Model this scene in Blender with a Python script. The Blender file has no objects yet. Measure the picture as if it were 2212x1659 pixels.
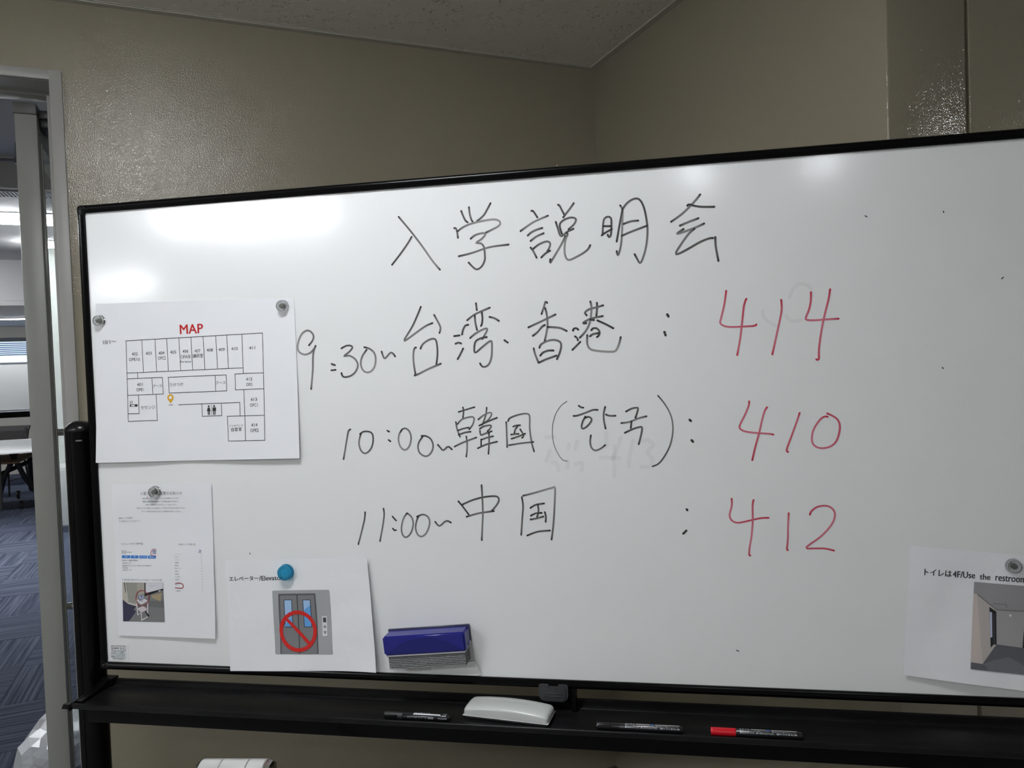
import bpy, bmesh, math, random
from mathutils import Matrix, Vector
random.seed(7)
sc = bpy.context.scene
COL = sc.collection

# ------------------------------------------------------------------ camera, world, exposure
CAM_Z = 1.45
P0=(-0.80889,1.45452,0.8961)
KX=(0.31802,2.61386)
RB=-0.178715
RA=0.388371
CAM_AXES=[[0.999367,-0.000969,-0.035575],[0.035588,0.027205,0.998996],[-0.0,-0.999629,0.027222]]
WRITING=[('handwritten_character','black handwritten character meaning enter','k',4.6,[[(0.6283,0.8213) ,
(0.6491,0.795) ,
(0.6691,0.7674) ,
(0.6873,0.74) ,
(0.7003,0.7238)],[(0.6507,0.7844) ,
(0.6434,0.7737) ,
(0.6297,0.7567) ,
(0.6125,0.7374)]]) ,
('handwritten_character','black handwritten character meaning study','k',4.6,[[(0.7427,0.8237) ,
(0.746,0.8146) ,
(0.7496,0.8067) ,
(0.7535,0.8031)],[(0.7568,0.8291) ,
(0.7579,0.8168) ,
(0.76,0.8083) ,
(0.7623,0.804)],[(0.7954,0.8332) ,
(0.7887,0.8223) ,
(0.7821,0.8129) ,
(0.77,0.8038)],[(0.7291,0.7947) ,
(0.7322,0.7938) ,
(0.7341,0.7863) ,
(0.7351,0.7774)],[(0.7347,0.7886) ,
(0.7469,0.7962) ,
(0.766,0.8018) ,
(0.7928,0.805) ,
(0.8052,0.8041) ,
(0.8112,0.7995) ,
(0.8079,0.7929) ,
(0.7857,0.7833)],[(0.7579,0.7744) ,
(0.7652,0.7797) ,
(0.7763,0.7824) ,
(0.7848,0.7812) ,
(0.7775,0.7728) ,
(0.767,0.7666) ,
(0.7756,0.7653) ,
(0.7809,0.7589) ,
(0.782,0.7466) ,
(0.7816,0.736) ,
(0.7757,0.7249) ,
(0.7669,0.7203) ,
(0.7599,0.725) ,
(0.7527,0.7331)],[(0.7354,0.7452) ,
(0.7593,0.7495) ,
(0.791,0.7575) ,
(0.8245,0.76)]]) ,
('handwritten_character','black handwritten character meaning explain','k',4.6,[[(0.8669,0.8151) ,
(0.8699,0.8142) ,
(0.8765,0.8034)],[(0.8466,0.7819) ,
(0.855,0.7873) ,
(0.8708,0.7962) ,
(0.8947,0.8048)],[(0.8588,0.7733) ,
(0.8648,0.7782) ,
(0.8742,0.7822) ,
(0.8844,0.7846)],[(0.8635,0.7638) ,
(0.8738,0.7707) ,
(0.8864,0.7754)],[(0.8631,0.7523) ,
(0.8675,0.7459) ,
(0.8729,0.7345)],[(0.8677,0.7501) ,
(0.8772,0.7568) ,
(0.889,0.761) ,
(0.8951,0.7602) ,
(0.8973,0.7563) ,
(0.8955,0.7503) ,
(0.8915,0.7437)],[(0.8965,0.745) ,
(0.8883,0.7408) ,
(0.8811,0.7344)],[(0.913,0.8221) ,
(0.9156,0.8204) ,
(0.9185,0.8141) ,
(0.9228,0.8051)],[(0.9398,0.8228) ,
(0.9322,0.8132) ,
(0.9211,0.8003)],[(0.9082,0.7932) ,
(0.9113,0.782) ,
(0.9162,0.7684) ,
(0.9263,0.7749) ,
(0.9341,0.7782) ,
(0.9379,0.7795)],[(0.9178,0.7725) ,
(0.9145,0.7863) ,
(0.9178,0.7929) ,
(0.9256,0.7973) ,
(0.9348,0.799) ,
(0.9416,0.797) ,
(0.9426,0.7935) ,
(0.9389,0.787) ,
(0.9295,0.7793)],[(0.9238,0.7683) ,
(0.9157,0.7536) ,
(0.8978,0.7265) ,
(0.8958,0.7251) ,
(0.8966,0.7304)],[(0.9263,0.7734) ,
(0.9277,0.7703) ,
(0.9244,0.7644) ,
(0.9216,0.7494) ,
(0.922,0.7365) ,
(0.9248,0.7295) ,
(0.9293,0.7273) ,
(0.9378,0.7302) ,
(0.9533,0.7376) ,
(0.9618,0.7439) ,
(0.9654,0.7501)]]) ,
('handwritten_character','black handwritten character meaning bright','k',4.6,[[(0.987,0.7668) ,
(0.9883,0.783) ,
(0.9908,0.7932) ,
(0.9968,0.796) ,
(1.0019,0.7931) ,
(1.0022,0.782) ,
(1.001,0.7659) ,
(0.9979,0.7613) ,
(0.9955,0.7655)],[(0.9889,0.7807) ,
(1.0007,0.7799)],[(0.9855,0.7654) ,
(0.993,0.7701) ,
(1.0027,0.7746)],[(1.0179,0.8134) ,
(1.0214,0.8065) ,
(1.0208,0.7881) ,
(1.0193,0.7647) ,
(1.0165,0.7442) ,
(1.0116,0.7297) ,
(1.0097,0.7372)],[(1.0213,0.805) ,
(1.0162,0.7826) ,
(1.0102,0.7534)],[(1.0214,0.8065) ,
(1.0283,0.8156) ,
(1.0372,0.8215) ,
(1.046,0.8231) ,
(1.0524,0.8182) ,
(1.0578,0.8046) ,
(1.0614,0.781) ,
(1.0615,0.7619) ,
(1.0579,0.7387) ,
(1.0516,0.72) ,
(1.0478,0.715) ,
(1.0443,0.7204) ,
(1.0395,0.7302)],[(1.0228,0.7821) ,
(1.0346,0.7857) ,
(1.047,0.7861)],[(1.0193,0.7625) ,
(1.0341,0.7681) ,
(1.0613,0.7766)]]) ,
('handwritten_character','black handwritten character meaning meeting','k',4.6,[[(1.1492,0.822) ,
(1.1389,0.8104) ,
(1.12,0.793) ,
(1.101,0.7805)],[(1.1281,0.8051) ,
(1.131,0.807) ,
(1.1402,0.8038) ,
(1.1514,0.8016) ,
(1.1711,0.8002)],[(1.1151,0.773) ,
(1.1281,0.7779) ,
(1.1452,0.7832)],[(1.1542,0.7739) ,
(1.1348,0.7666) ,
(1.1097,0.7599) ,
(1.1206,0.7671)],[(1.1384,0.7663) ,
(1.1304,0.7603) ,
(1.1201,0.7479) ,
(1.1074,0.729) ,
(1.1109,0.7266) ,
(1.1268,0.7337) ,
(1.147,0.744) ,
(1.1612,0.7489) ,
(1.1676,0.7492)],[(1.1714,0.7504) ,
(1.1715,0.7374) ,
(1.1732,0.7243) ,
(1.1754,0.7112)]]) ,
('handwritten_digit','black handwritten 9','k',4.6,[[(0.4479,0.6005) ,
(0.4551,0.6086) ,
(0.4577,0.6165) ,
(0.4541,0.6238) ,
(0.4466,0.6277) ,
(0.4369,0.6238) ,
(0.4295,0.6128) ,
(0.4254,0.5985) ,
(0.4284,0.5887) ,
(0.4394,0.5838) ,
(0.4507,0.5871) ,
(0.4579,0.594)],[(0.4607,0.5987) ,
(0.4569,0.5909) ,
(0.4546,0.5781) ,
(0.4531,0.5541) ,
(0.4485,0.5205)]]) ,
('handwritten_dot','','k',4.6,[[(0.4906,0.5648) ,
(0.4965,0.5625)]]) ,
('handwritten_dot','','k',4.6,[[(0.4893,0.5532) ,
(0.4974,0.5539)]]) ,
('handwritten_digit','black handwritten 3','k',4.6,[[(0.5105,0.5923) ,
(0.52,0.5967) ,
(0.5283,0.5964) ,
(0.5315,0.5928) ,
(0.5245,0.5851) ,
(0.5141,0.5779) ,
(0.5242,0.5788) ,
(0.5357,0.572) ,
(0.5405,0.5607) ,
(0.5346,0.5482) ,
(0.5243,0.5414) ,
(0.5141,0.5401) ,
(0.51,0.5426) ,
(0.5085,0.5475)]]) ,
('handwritten_digit','black handwritten 0','k',4.6,[[(0.5541,0.5927) ,
(0.5632,0.59) ,
(0.572,0.5825) ,
(0.5748,0.5706) ,
(0.5717,0.5565) ,
(0.5648,0.5488) ,
(0.5563,0.5472) ,
(0.5491,0.5525) ,
(0.5462,0.5637) ,
(0.5493,0.5763) ,
(0.5581,0.5878)]]) ,
('handwritten_wave_dash','','k',4.6,[[(0.5865,0.5836) ,
(0.5891,0.5748) ,
(0.5923,0.5712) ,
(0.5991,0.5776) ,
(0.6042,0.5813) ,
(0.609,0.578) ,
(0.6113,0.574)]]) ,
('handwritten_character','black handwritten first character of Taiwan','k',4.6,[[(0.6627,0.6601) ,
(0.6559,0.6457) ,
(0.6454,0.6259) ,
(0.6298,0.6031) ,
(0.633,0.6025) ,
(0.6497,0.6132) ,
(0.6697,0.6256) ,
(0.6828,0.6304)],[(0.6866,0.6446) ,
(0.6926,0.6331) ,
(0.697,0.6236) ,
(0.6968,0.6174) ,
(0.695,0.6125)],[(0.6507,0.5885) ,
(0.6473,0.5859) ,
(0.6452,0.5727) ,
(0.6458,0.5571) ,
(0.6481,0.5413)],[(0.6592,0.5863) ,
(0.6636,0.5939) ,
(0.6752,0.6012) ,
(0.6849,0.6027) ,
(0.6888,0.5976) ,
(0.6902,0.582) ,
(0.6893,0.5696) ,
(0.6872,0.5572)],[(0.6464,0.539) ,
(0.6533,0.5411) ,
(0.6731,0.5499) ,
(0.6952,0.5581)]]) ,
('handwritten_character','black handwritten second character of Taiwan','k',4.6,[[(0.7631,0.6614) ,
(0.7642,0.6496)],[(0.7462,0.6326) ,
(0.7579,0.6409) ,
(0.7723,0.6472) ,
(0.7874,0.6526)],[(0.7602,0.6401) ,
(0.7606,0.6285) ,
(0.7632,0.6149)],[(0.773,0.6448) ,
(0.7737,0.6341) ,
(0.7723,0.6249) ,
(0.7706,0.6216)],[(0.7478,0.6245) ,
(0.7422,0.6232) ,
(0.7379,0.6157) ,
(0.7361,0.608)],[(0.7864,0.6366) ,
(0.7954,0.6339) ,
(0.8027,0.6289)],[(0.7216,0.6058) ,
(0.7315,0.6067)],[(0.7235,0.5923) ,
(0.7291,0.5941) ,
(0.7335,0.5924)],[(0.7264,0.5651) ,
(0.7315,0.5734) ,
(0.737,0.5833)],[(0.7504,0.6013) ,
(0.7598,0.6086) ,
(0.7727,0.6149) ,
(0.7803,0.6169) ,
(0.7813,0.6138) ,
(0.7771,0.6063) ,
(0.7721,0.5988)],[(0.7801,0.6016) ,
(0.7706,0.6004) ,
(0.7593,0.594) ,
(0.7578,0.5755) ,
(0.7699,0.5835) ,
(0.7829,0.593) ,
(0.7884,0.5943) ,
(0.7888,0.5843) ,
(0.7874,0.5675) ,
(0.783,0.5554) ,
(0.7766,0.5502) ,
(0.7703,0.5504) ,
(0.7665,0.556)],[(0.8114,0.5949) ,
(0.8172,0.5906)]]) ,
('handwritten_character','black handwritten first character of Hong Kong','k',4.6,[[(0.8885,0.656) ,
(0.8858,0.6584) ,
(0.8824,0.6488) ,
(0.8782,0.6376)],[(0.8544,0.6155) ,
(0.877,0.6248) ,
(0.9021,0.6355)],[(0.8847,0.6471) ,
(0.8873,0.6349) ,
(0.8878,0.6183) ,
(0.8855,0.6048) ,
(0.8819,0.5906)],[(0.8829,0.6182) ,
(0.8782,0.6157) ,
(0.8703,0.6069) ,
(0.8616,0.6005)],[(0.8881,0.6145) ,
(0.901,0.6135) ,
(0.9116,0.6112) ,
(0.9205,0.6063)],[(0.8624,0.5787) ,
(0.8643,0.5692) ,
(0.8699,0.5539)],[(0.8707,0.5538) ,
(0.8839,0.5594) ,
(0.9016,0.5648)],[(0.8724,0.5796) ,
(0.8756,0.5855) ,
(0.8881,0.5911) ,
(0.9003,0.5918) ,
(0.9085,0.588) ,
(0.9102,0.5811) ,
(0.9071,0.5692) ,
(0.9022,0.5588)],[(0.8734,0.5659) ,
(0.8782,0.571) ,
(0.8875,0.5741) ,
(0.8966,0.5738)]]) ,
('handwritten_character','black handwritten second character of Hong Kong','k',4.6,[[(0.9626,0.6546) ,
(0.9642,0.6463) ,
(0.9632,0.6344) ,
(0.962,0.6255) ,
(0.9583,0.6137) ,
(0.952,0.6035) ,
(0.9427,0.5941)],[(0.9737,0.6518) ,
(0.9734,0.6414) ,
(0.972,0.6303)],[(0.984,0.6471) ,
(0.9727,0.6444) ,
(0.9607,0.642) ,
(0.9539,0.6378) ,
(0.953,0.6349) ,
(0.9556,0.6315)],[(0.9827,0.629) ,
(0.9707,0.6273) ,
(0.9602,0.6248) ,
(0.9503,0.62) ,
(0.9495,0.6178) ,
(0.9543,0.6184)],[(0.9619,0.624) ,
(0.9676,0.623)],[(0.9735,0.622) ,
(0.9867,0.6154) ,
(0.9998,0.6077)],[(0.9628,0.606) ,
(0.9656,0.6089) ,
(0.9723,0.6086) ,
(0.9766,0.6024) ,
(0.9749,0.5965) ,
(0.9719,0.594)],[(0.96,0.5956) ,
(0.9653,0.5992) ,
(0.9743,0.6003)],[(0.9555,0.5976) ,
(0.955,0.5824) ,
(0.96,0.5739) ,
(0.9718,0.5705) ,
(0.9926,0.5682) ,
(1.0023,0.5693) ,
(1.0085,0.5802) ,
(1.0118,0.592)],[(0.9314,0.6066) ,
(0.9327,0.6096) ,
(0.9372,0.6104) ,
(0.9404,0.6077)],[(0.9345,0.5964) ,
(0.9381,0.5935) ,
(0.9392,0.5897)],[(0.9292,0.5736) ,
(0.9362,0.5801) ,
(0.9432,0.5866)]]) ,
('handwritten_dot','','k',5.5,[[(1.0902,0.6267) ,
(1.0921,0.6233)]]) ,
('handwritten_dot','','k',5.5,[[(1.0847,0.5976) ,
(1.0864,0.5921)]]) ,
('handwritten_digit','red handwritten 4','r',4.4,[[(1.1865,0.6611) ,
(1.1827,0.6381) ,
(1.1773,0.6169) ,
(1.1755,0.6087) ,
(1.1818,0.6034) ,
(1.1929,0.6013) ,
(1.2137,0.6012) ,
(1.2296,0.6016) ,
(1.2328,0.6036)],[(1.218,0.6463) ,
(1.2143,0.6366) ,
(1.2107,0.6104) ,
(1.2068,0.5825) ,
(1.2013,0.5549)]]) ,
('handwritten_digit','red handwritten 1','r',4.4,[[(1.2727,0.6419) ,
(1.273,0.6256) ,
(1.269,0.6061) ,
(1.2629,0.5802) ,
(1.2567,0.5538)]]) ,
('handwritten_digit','red handwritten 4','r',4.4,[[(1.3189,0.6518) ,
(1.3182,0.6364) ,
(1.3145,0.622) ,
(1.3099,0.6108) ,
(1.3126,0.6074) ,
(1.3249,0.6065) ,
(1.3388,0.607) ,
(1.3599,0.6074)],[(1.3483,0.6551) ,
(1.3457,0.6399) ,
(1.339,0.6143) ,
(1.3338,0.5902) ,
(1.3293,0.5612) ,
(1.3284,0.5433) ,
(1.3247,0.5431)]]) ,
('handwritten_digit','black handwritten 1','k',4.2,[[(0.521,0.4448) ,
(0.5171,0.4417) ,
(0.5137,0.4277) ,
(0.5091,0.4067) ,
(0.5056,0.391)]]) ,
('handwritten_digit','black handwritten 0','k',4.2,[[(0.539,0.436) ,
(0.5456,0.4403) ,
(0.5566,0.4401) ,
(0.5628,0.4356) ,
(0.5636,0.4234) ,
(0.56,0.4112) ,
(0.5523,0.4026) ,
(0.5458,0.401) ,
(0.5396,0.4063) ,
(0.5364,0.4186) ,
(0.5388,0.4308) ,
(0.5409,0.436)]]) ,
('handwritten_dot','','k',4.2,[[(0.5913,0.4412) ,
(0.5945,0.4394)]]) ,
('handwritten_dot','','k',4.2,[[(0.5929,0.4243) ,
(0.5963,0.422)]]) ,
('handwritten_digit','black handwritten 0','k',4.2,[[(0.6165,0.4389) ,
(0.6185,0.4424) ,
(0.624,0.4449) ,
(0.631,0.4413) ,
(0.6351,0.4308) ,
(0.6337,0.4188) ,
(0.6288,0.4093) ,
(0.6215,0.406) ,
(0.6145,0.4121) ,
(0.6114,0.4243) ,
(0.6137,0.4355) ,
(0.6185,0.4424)]]) ,
('handwritten_digit','black handwritten 0','k',4.2,[[(0.6547,0.4305) ,
(0.6627,0.4303) ,
(0.6714,0.425) ,
(0.6754,0.4146) ,
(0.6732,0.4035) ,
(0.6667,0.3959) ,
(0.6595,0.3942) ,
(0.6508,0.3995) ,
(0.6473,0.4099) ,
(0.6498,0.4202) ,
(0.6564,0.4287)]]) ,
('handwritten_wave_dash','','k',4.2,[[(0.6843,0.4142) ,
(0.6885,0.4093) ,
(0.6936,0.4041) ,
(0.7009,0.41) ,
(0.7053,0.4099) ,
(0.7095,0.4056)]]) ,
('handwritten_character','black handwritten first character of Korea','k',3.8,[[(0.7244,0.4718) ,
(0.7385,0.4757) ,
(0.7535,0.4796)],[(0.7326,0.4798) ,
(0.7335,0.4716) ,
(0.7319,0.4614)],[(0.7188,0.4541) ,
(0.7206,0.4412) ,
(0.7253,0.4278)],[(0.7218,0.4506) ,
(0.7291,0.4581) ,
(0.7415,0.4621) ,
(0.7502,0.4624) ,
(0.7521,0.4576) ,
(0.7488,0.4483) ,
(0.7424,0.4408)],[(0.7223,0.4392) ,
(0.732,0.4424) ,
(0.7417,0.4439)],[(0.7228,0.4313) ,
(0.7335,0.435) ,
(0.7449,0.4365)],[(0.7147,0.4106) ,
(0.7311,0.418) ,
(0.7549,0.4261)],[(0.7367,0.4282) ,
(0.7377,0.4171) ,
(0.7371,0.4034) ,
(0.7353,0.3924)],[(0.7754,0.4782) ,
(0.7738,0.4673) ,
(0.769,0.4538) ,
(0.7661,0.448)],[(0.7596,0.4578) ,
(0.7676,0.464) ,
(0.7782,0.4689) ,
(0.7833,0.4688) ,
(0.7832,0.4645) ,
(0.7777,0.457) ,
(0.7688,0.4505)],[(0.7609,0.4469) ,
(0.7759,0.4537) ,
(0.7933,0.4601)],[(0.7616,0.4413) ,
(0.7686,0.4454) ,
(0.7791,0.4472) ,
(0.7825,0.4459) ,
(0.7797,0.4409) ,
(0.7752,0.4368)],[(0.7618,0.4379) ,
(0.7629,0.4302) ,
(0.7681,0.4318) ,
(0.783,0.4366)],[(0.7634,0.4217) ,
(0.7748,0.4258) ,
(0.7852,0.4278)],[(0.7634,0.4226) ,
(0.763,0.4116)],[(0.7568,0.4069) ,
(0.7709,0.4131) ,
(0.7918,0.4182)],[(0.7777,0.4342) ,
(0.7776,0.4181) ,
(0.7755,0.3969)]]) ,
('handwritten_character','black handwritten second character of Korea','k',3.8,[[(0.8093,0.4521) ,
(0.8095,0.4344) ,
(0.8094,0.4083)],[(0.8128,0.4538) ,
(0.8155,0.4587) ,
(0.8277,0.4635) ,
(0.8413,0.4661) ,
(0.8498,0.4647) ,
(0.8512,0.4571) ,
(0.8505,0.4387) ,
(0.8531,0.4152) ,
(0.8568,0.4)],[(0.813,0.4116) ,
(0.8344,0.4146) ,
(0.8562,0.4165)],[(0.8215,0.444) ,
(0.827,0.4459) ,
(0.8338,0.4461)],[(0.8295,0.445) ,
(0.8251,0.4392) ,
(0.8231,0.4325)],[(0.8171,0.4301) ,
(0.8265,0.4311) ,
(0.8307,0.431)],[(0.8177,0.4228) ,
(0.8297,0.4265) ,
(0.8421,0.4313)],[(0.8336,0.439) ,
(0.8376,0.4322) ,
(0.8391,0.4272) ,
(0.8364,0.4239)]]) ,
('handwritten_bracket','','k',1.6,[[(0.9169,0.4856) ,
(0.9068,0.4786) ,
(0.8972,0.4651) ,
(0.8912,0.447) ,
(0.8898,0.4288) ,
(0.8922,0.4105) ,
(0.8993,0.3936) ,
(0.9066,0.3844) ,
(0.9138,0.3823)]]) ,
('handwritten_syllable','black handwritten first Hangul syllable of Korea','k',4.2,[[(0.937,0.4775) ,
(0.9407,0.4747) ,
(0.9447,0.474)],[(0.9274,0.4602) ,
(0.9334,0.4605) ,
(0.9471,0.4647) ,
(0.9608,0.4697) ,
(0.969,0.4695)],[(0.9477,0.4587) ,
(0.9429,0.4505) ,
(0.9406,0.4415) ,
(0.9425,0.4377) ,
(0.9494,0.4413) ,
(0.9564,0.4487) ,
(0.9581,0.4547) ,
(0.9529,0.4581) ,
(0.9476,0.4564)],[(0.9819,0.4744) ,
(0.9793,0.4647) ,
(0.9789,0.4527) ,
(0.9814,0.4373)],[(0.9829,0.4614) ,
(0.9888,0.4591) ,
(0.9989,0.4589)],[(0.9561,0.4261) ,
(0.9545,0.4155) ,
(0.9564,0.4049) ,
(0.963,0.4) ,
(0.9721,0.4032) ,
(0.9798,0.4091)]]) ,
('handwritten_syllable','black handwritten second Hangul syllable of Korea','k',4.2,[[(1.0169,0.4657) ,
(1.0262,0.4704) ,
(1.035,0.4716) ,
(1.0371,0.4693) ,
(1.0323,0.4545)],[(1.0084,0.4461) ,
(1.0225,0.448) ,
(1.0374,0.4537) ,
(1.0507,0.4568)],[(1.0255,0.4484) ,
(1.024,0.4376)],[(1.0138,0.4295) ,
(1.0265,0.4353) ,
(1.0384,0.4388) ,
(1.0428,0.4379) ,
(1.041,0.426) ,
(1.0364,0.4097)]]) ,
('handwritten_bracket','','k',3.4,[[(1.0709,0.491) ,
(1.0804,0.4787) ,
(1.0887,0.4637) ,
(1.0933,0.4473) ,
(1.0934,0.428) ,
(1.0885,0.4074) ,
(1.0793,0.3897) ,
(1.0687,0.3764) ,
(1.0583,0.3718)]]) ,
('handwritten_dot','','k',5.5,[[(1.1217,0.4493) ,
(1.1235,0.4474)]]) ,
('handwritten_dot','','k',5.5,[[(1.124,0.4149) ,
(1.1261,0.4124)]]) ,
('handwritten_digit','red handwritten 4','r',4.2,[[(1.2181,0.4776) ,
(1.2175,0.4714) ,
(1.2116,0.457) ,
(1.2042,0.4426) ,
(1.2016,0.4354) ,
(1.2049,0.4306) ,
(1.2138,0.4273) ,
(1.2317,0.4249) ,
(1.2475,0.4236) ,
(1.2549,0.4221)],[(1.2461,0.4671) ,
(1.2425,0.4615) ,
(1.2382,0.4481) ,
(1.2327,0.4254) ,
(1.2261,0.4027) ,
(1.2206,0.3804)]]) ,
('handwritten_digit','red handwritten 1','r',4.2,[[(1.2968,0.4566) ,
(1.2921,0.4428) ,
(1.2838,0.4204) ,
(1.2764,0.4009) ,
(1.2753,0.3947) ,
(1.2772,0.3932)]]) ,
('handwritten_digit','red handwritten 0','r',4.2,[[(1.3394,0.4549) ,
(1.3474,0.4508) ,
(1.355,0.4445) ,
(1.3581,0.4353) ,
(1.3569,0.4231) ,
(1.3523,0.4099) ,
(1.3444,0.4019) ,
(1.3328,0.3985) ,
(1.3222,0.4002) ,
(1.316,0.4065) ,
(1.3148,0.4157) ,
(1.317,0.4269) ,
(1.3221,0.4371) ,
(1.33,0.4471) ,
(1.3359,0.45) ,
(1.3397,0.4494)]]) ,
('handwritten_digit','black handwritten 1','k',4.0,[[(0.5428,0.2939) ,
(0.5413,0.282) ,
(0.5354,0.261) ,
(0.5272,0.2351)]]) ,
('handwritten_digit','black handwritten 1','k',4.0,[[(0.578,0.3002) ,
(0.5789,0.2897) ,
(0.5757,0.2707) ,
(0.5689,0.2411)]]) ,
('handwritten_dot','','k',4.0,[[(0.5946,0.2859) ,
(0.6008,0.2787)]]) ,
('handwritten_dot','','k',4.0,[[(0.5942,0.2641) ,
(0.5971,0.2609) ,
(0.6001,0.2613)]]) ,
('handwritten_digit','black handwritten 0','k',4.0,[[(0.622,0.292) ,
(0.6296,0.286) ,
(0.633,0.2746) ,
(0.6295,0.2595) ,
(0.6222,0.25) ,
(0.6153,0.249) ,
(0.6107,0.2575) ,
(0.6113,0.2708) ,
(0.6158,0.2841) ,
(0.6216,0.2916)]]) ,
('handwritten_digit','black handwritten 0','k',4.0,[[(0.6403,0.2856) ,
(0.6492,0.2894) ,
(0.6579,0.2879) ,
(0.6634,0.2804) ,
(0.6619,0.2672) ,
(0.6546,0.254) ,
(0.6457,0.2498) ,
(0.6391,0.2558) ,
(0.637,0.2671) ,
(0.6401,0.2803) ,
(0.6432,0.286)]]) ,
('handwritten_wave_dash','','k',4.0,[[(0.6739,0.2766) ,
(0.6813,0.2691) ,
(0.6913,0.2767) ,
(0.6971,0.2782) ,
(0.7028,0.2752)]]) ,
('handwritten_character','black handwritten first character of China','k',4.2,[[(0.718,0.3131) ,
(0.7249,0.3047) ,
(0.7358,0.2898)],[(0.7251,0.3075) ,
(0.7425,0.3149) ,
(0.7635,0.3204) ,
(0.7824,0.3222) ,
(0.7898,0.3203) ,
(0.7911,0.3139) ,
(0.7855,0.3046) ,
(0.7767,0.2954)],[(0.7318,0.2857) ,
(0.753,0.2917) ,
(0.7814,0.2958)],[(0.7611,0.3417) ,
(0.7616,0.3195) ,
(0.7615,0.2917) ,
(0.7596,0.2676) ,
(0.7578,0.2443)]]) ,
('handwritten_character','black handwritten second character of China','k',4.2,[[(0.8323,0.3202) ,
(0.8339,0.3046) ,
(0.8317,0.2825) ,
(0.8288,0.254)],[(0.8346,0.3226) ,
(0.8569,0.3283) ,
(0.8865,0.3364) ,
(0.8911,0.3358) ,
(0.8896,0.31) ,
(0.8862,0.2735) ,
(0.882,0.2461)],[(0.8395,0.2528) ,
(0.8582,0.2597) ,
(0.8799,0.2618)],[(0.8468,0.3013) ,
(0.8562,0.3067) ,
(0.871,0.3091)],[(0.8599,0.3073) ,
(0.8609,0.2954) ,
(0.8576,0.2844)],[(0.8472,0.2877) ,
(0.8556,0.2917) ,
(0.8663,0.2926)],[(0.8464,0.2811) ,
(0.8553,0.2826) ,
(0.8692,0.2862)],[(0.8719,0.2939) ,
(0.8735,0.2863) ,
(0.8728,0.2771)]]) ,
('handwritten_dot','','k',5,[[(1.1125,0.2987) ,
(1.1135,0.2974)]]) ,
('handwritten_dot','','k',5,[[(1.1058,0.2575) ,
(1.111,0.2626)]]) ,
('handwritten_digit','red handwritten 4','r',4.2,[[(1.186,0.3163) ,
(1.186,0.3053) ,
(1.1828,0.2935) ,
(1.1821,0.2862) ,
(1.1857,0.2796) ,
(1.1934,0.2762) ,
(1.2046,0.2777) ,
(1.2216,0.2818) ,
(1.2328,0.2841) ,
(1.2439,0.2845)],[(1.221,0.314) ,
(1.2191,0.3052) ,
(1.2187,0.2789) ,
(1.2159,0.2525) ,
(1.2126,0.2349) ,
(1.2116,0.2224) ,
(1.2133,0.2217)]]) ,
('handwritten_digit','red handwritten 1','r',4.2,[[(1.2759,0.2921) ,
(1.2744,0.2718) ,
(1.2735,0.25) ,
(1.2717,0.2332) ,
(1.273,0.2311)]]) ,
('handwritten_digit','red handwritten 2','r',4.2,[[(1.3089,0.2899) ,
(1.3115,0.2957) ,
(1.3198,0.3022) ,
(1.3307,0.3044) ,
(1.3402,0.3025) ,
(1.3467,0.295) ,
(1.3468,0.2849) ,
(1.3408,0.272) ,
(1.3255,0.2546) ,
(1.3019,0.2357) ,
(1.3142,0.2343) ,
(1.3305,0.2342) ,
(1.3446,0.231)]]) ,
('erased_smudge','faint smudges of wiped-off earlier writing','g',9,[[(0.9819,0.4301) ,
(0.9827,0.4075)],[(1.0069,0.4207) ,
(0.9973,0.3968) ,
(0.9909,0.3849)],[(0.9716,0.3881) ,
(1.0043,0.3862)],[(0.9954,0.4073) ,
(0.9937,0.3547)],[(1.0274,0.4158) ,
(1.0207,0.3905) ,
(1.0187,0.371)],[(1.0406,0.4141) ,
(1.0509,0.4169) ,
(1.0609,0.4078) ,
(1.0503,0.3961) ,
(1.0587,0.384) ,
(1.0554,0.3721) ,
(1.0393,0.3708)],[(0.8789,0.4244) ,
(0.8927,0.4242)],[(0.8843,0.4014) ,
(0.8775,0.3832)],[(0.9182,0.4116) ,
(0.9164,0.404)],[(0.9319,0.4159) ,
(0.9285,0.4038)],[(0.8881,0.38) ,
(0.8957,0.3784) ,
(0.8984,0.3662)],[(0.9157,0.3828) ,
(0.9137,0.3706)],[(0.9276,0.3765) ,
(0.9398,0.3794) ,
(0.9378,0.3658)]]) ,
('erased_smudge','faint smudges of wiped-off earlier writing','g',8,[[(1.2436,0.6253) ,
(1.2457,0.6137) ,
(1.258,0.6033) ,
(1.2657,0.5997)],[(1.2856,0.6445) ,
(1.2906,0.6573) ,
(1.3016,0.6665) ,
(1.317,0.6608) ,
(1.3212,0.646)],[(1.2802,0.6154) ,
(1.2878,0.6069) ,
(1.3033,0.6078)]]) ,
('ink_speck','','k',2.2,[[(1.4036,0.7692) ,
(1.4063,0.7676)]]) ,
('ink_speck','','k',2.2,[[(1.5184,0.7684) ,
(1.5191,0.7662)]]) ,
('ink_speck','','k',2.2,[[(1.5998,0.6584) ,
(1.6024,0.6604)]]) ,
('ink_speck','','k',2.2,[[(1.5126,0.5234) ,
(1.5139,0.5219)]]) ,
('ink_speck','','k',2.2,[[(1.187,0.0617) ,
(1.1907,0.0603)]]) ,
('ink_speck','','k',2.2,[[(0.3117,0.2166) ,
(0.3125,0.2149)]])]
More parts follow.
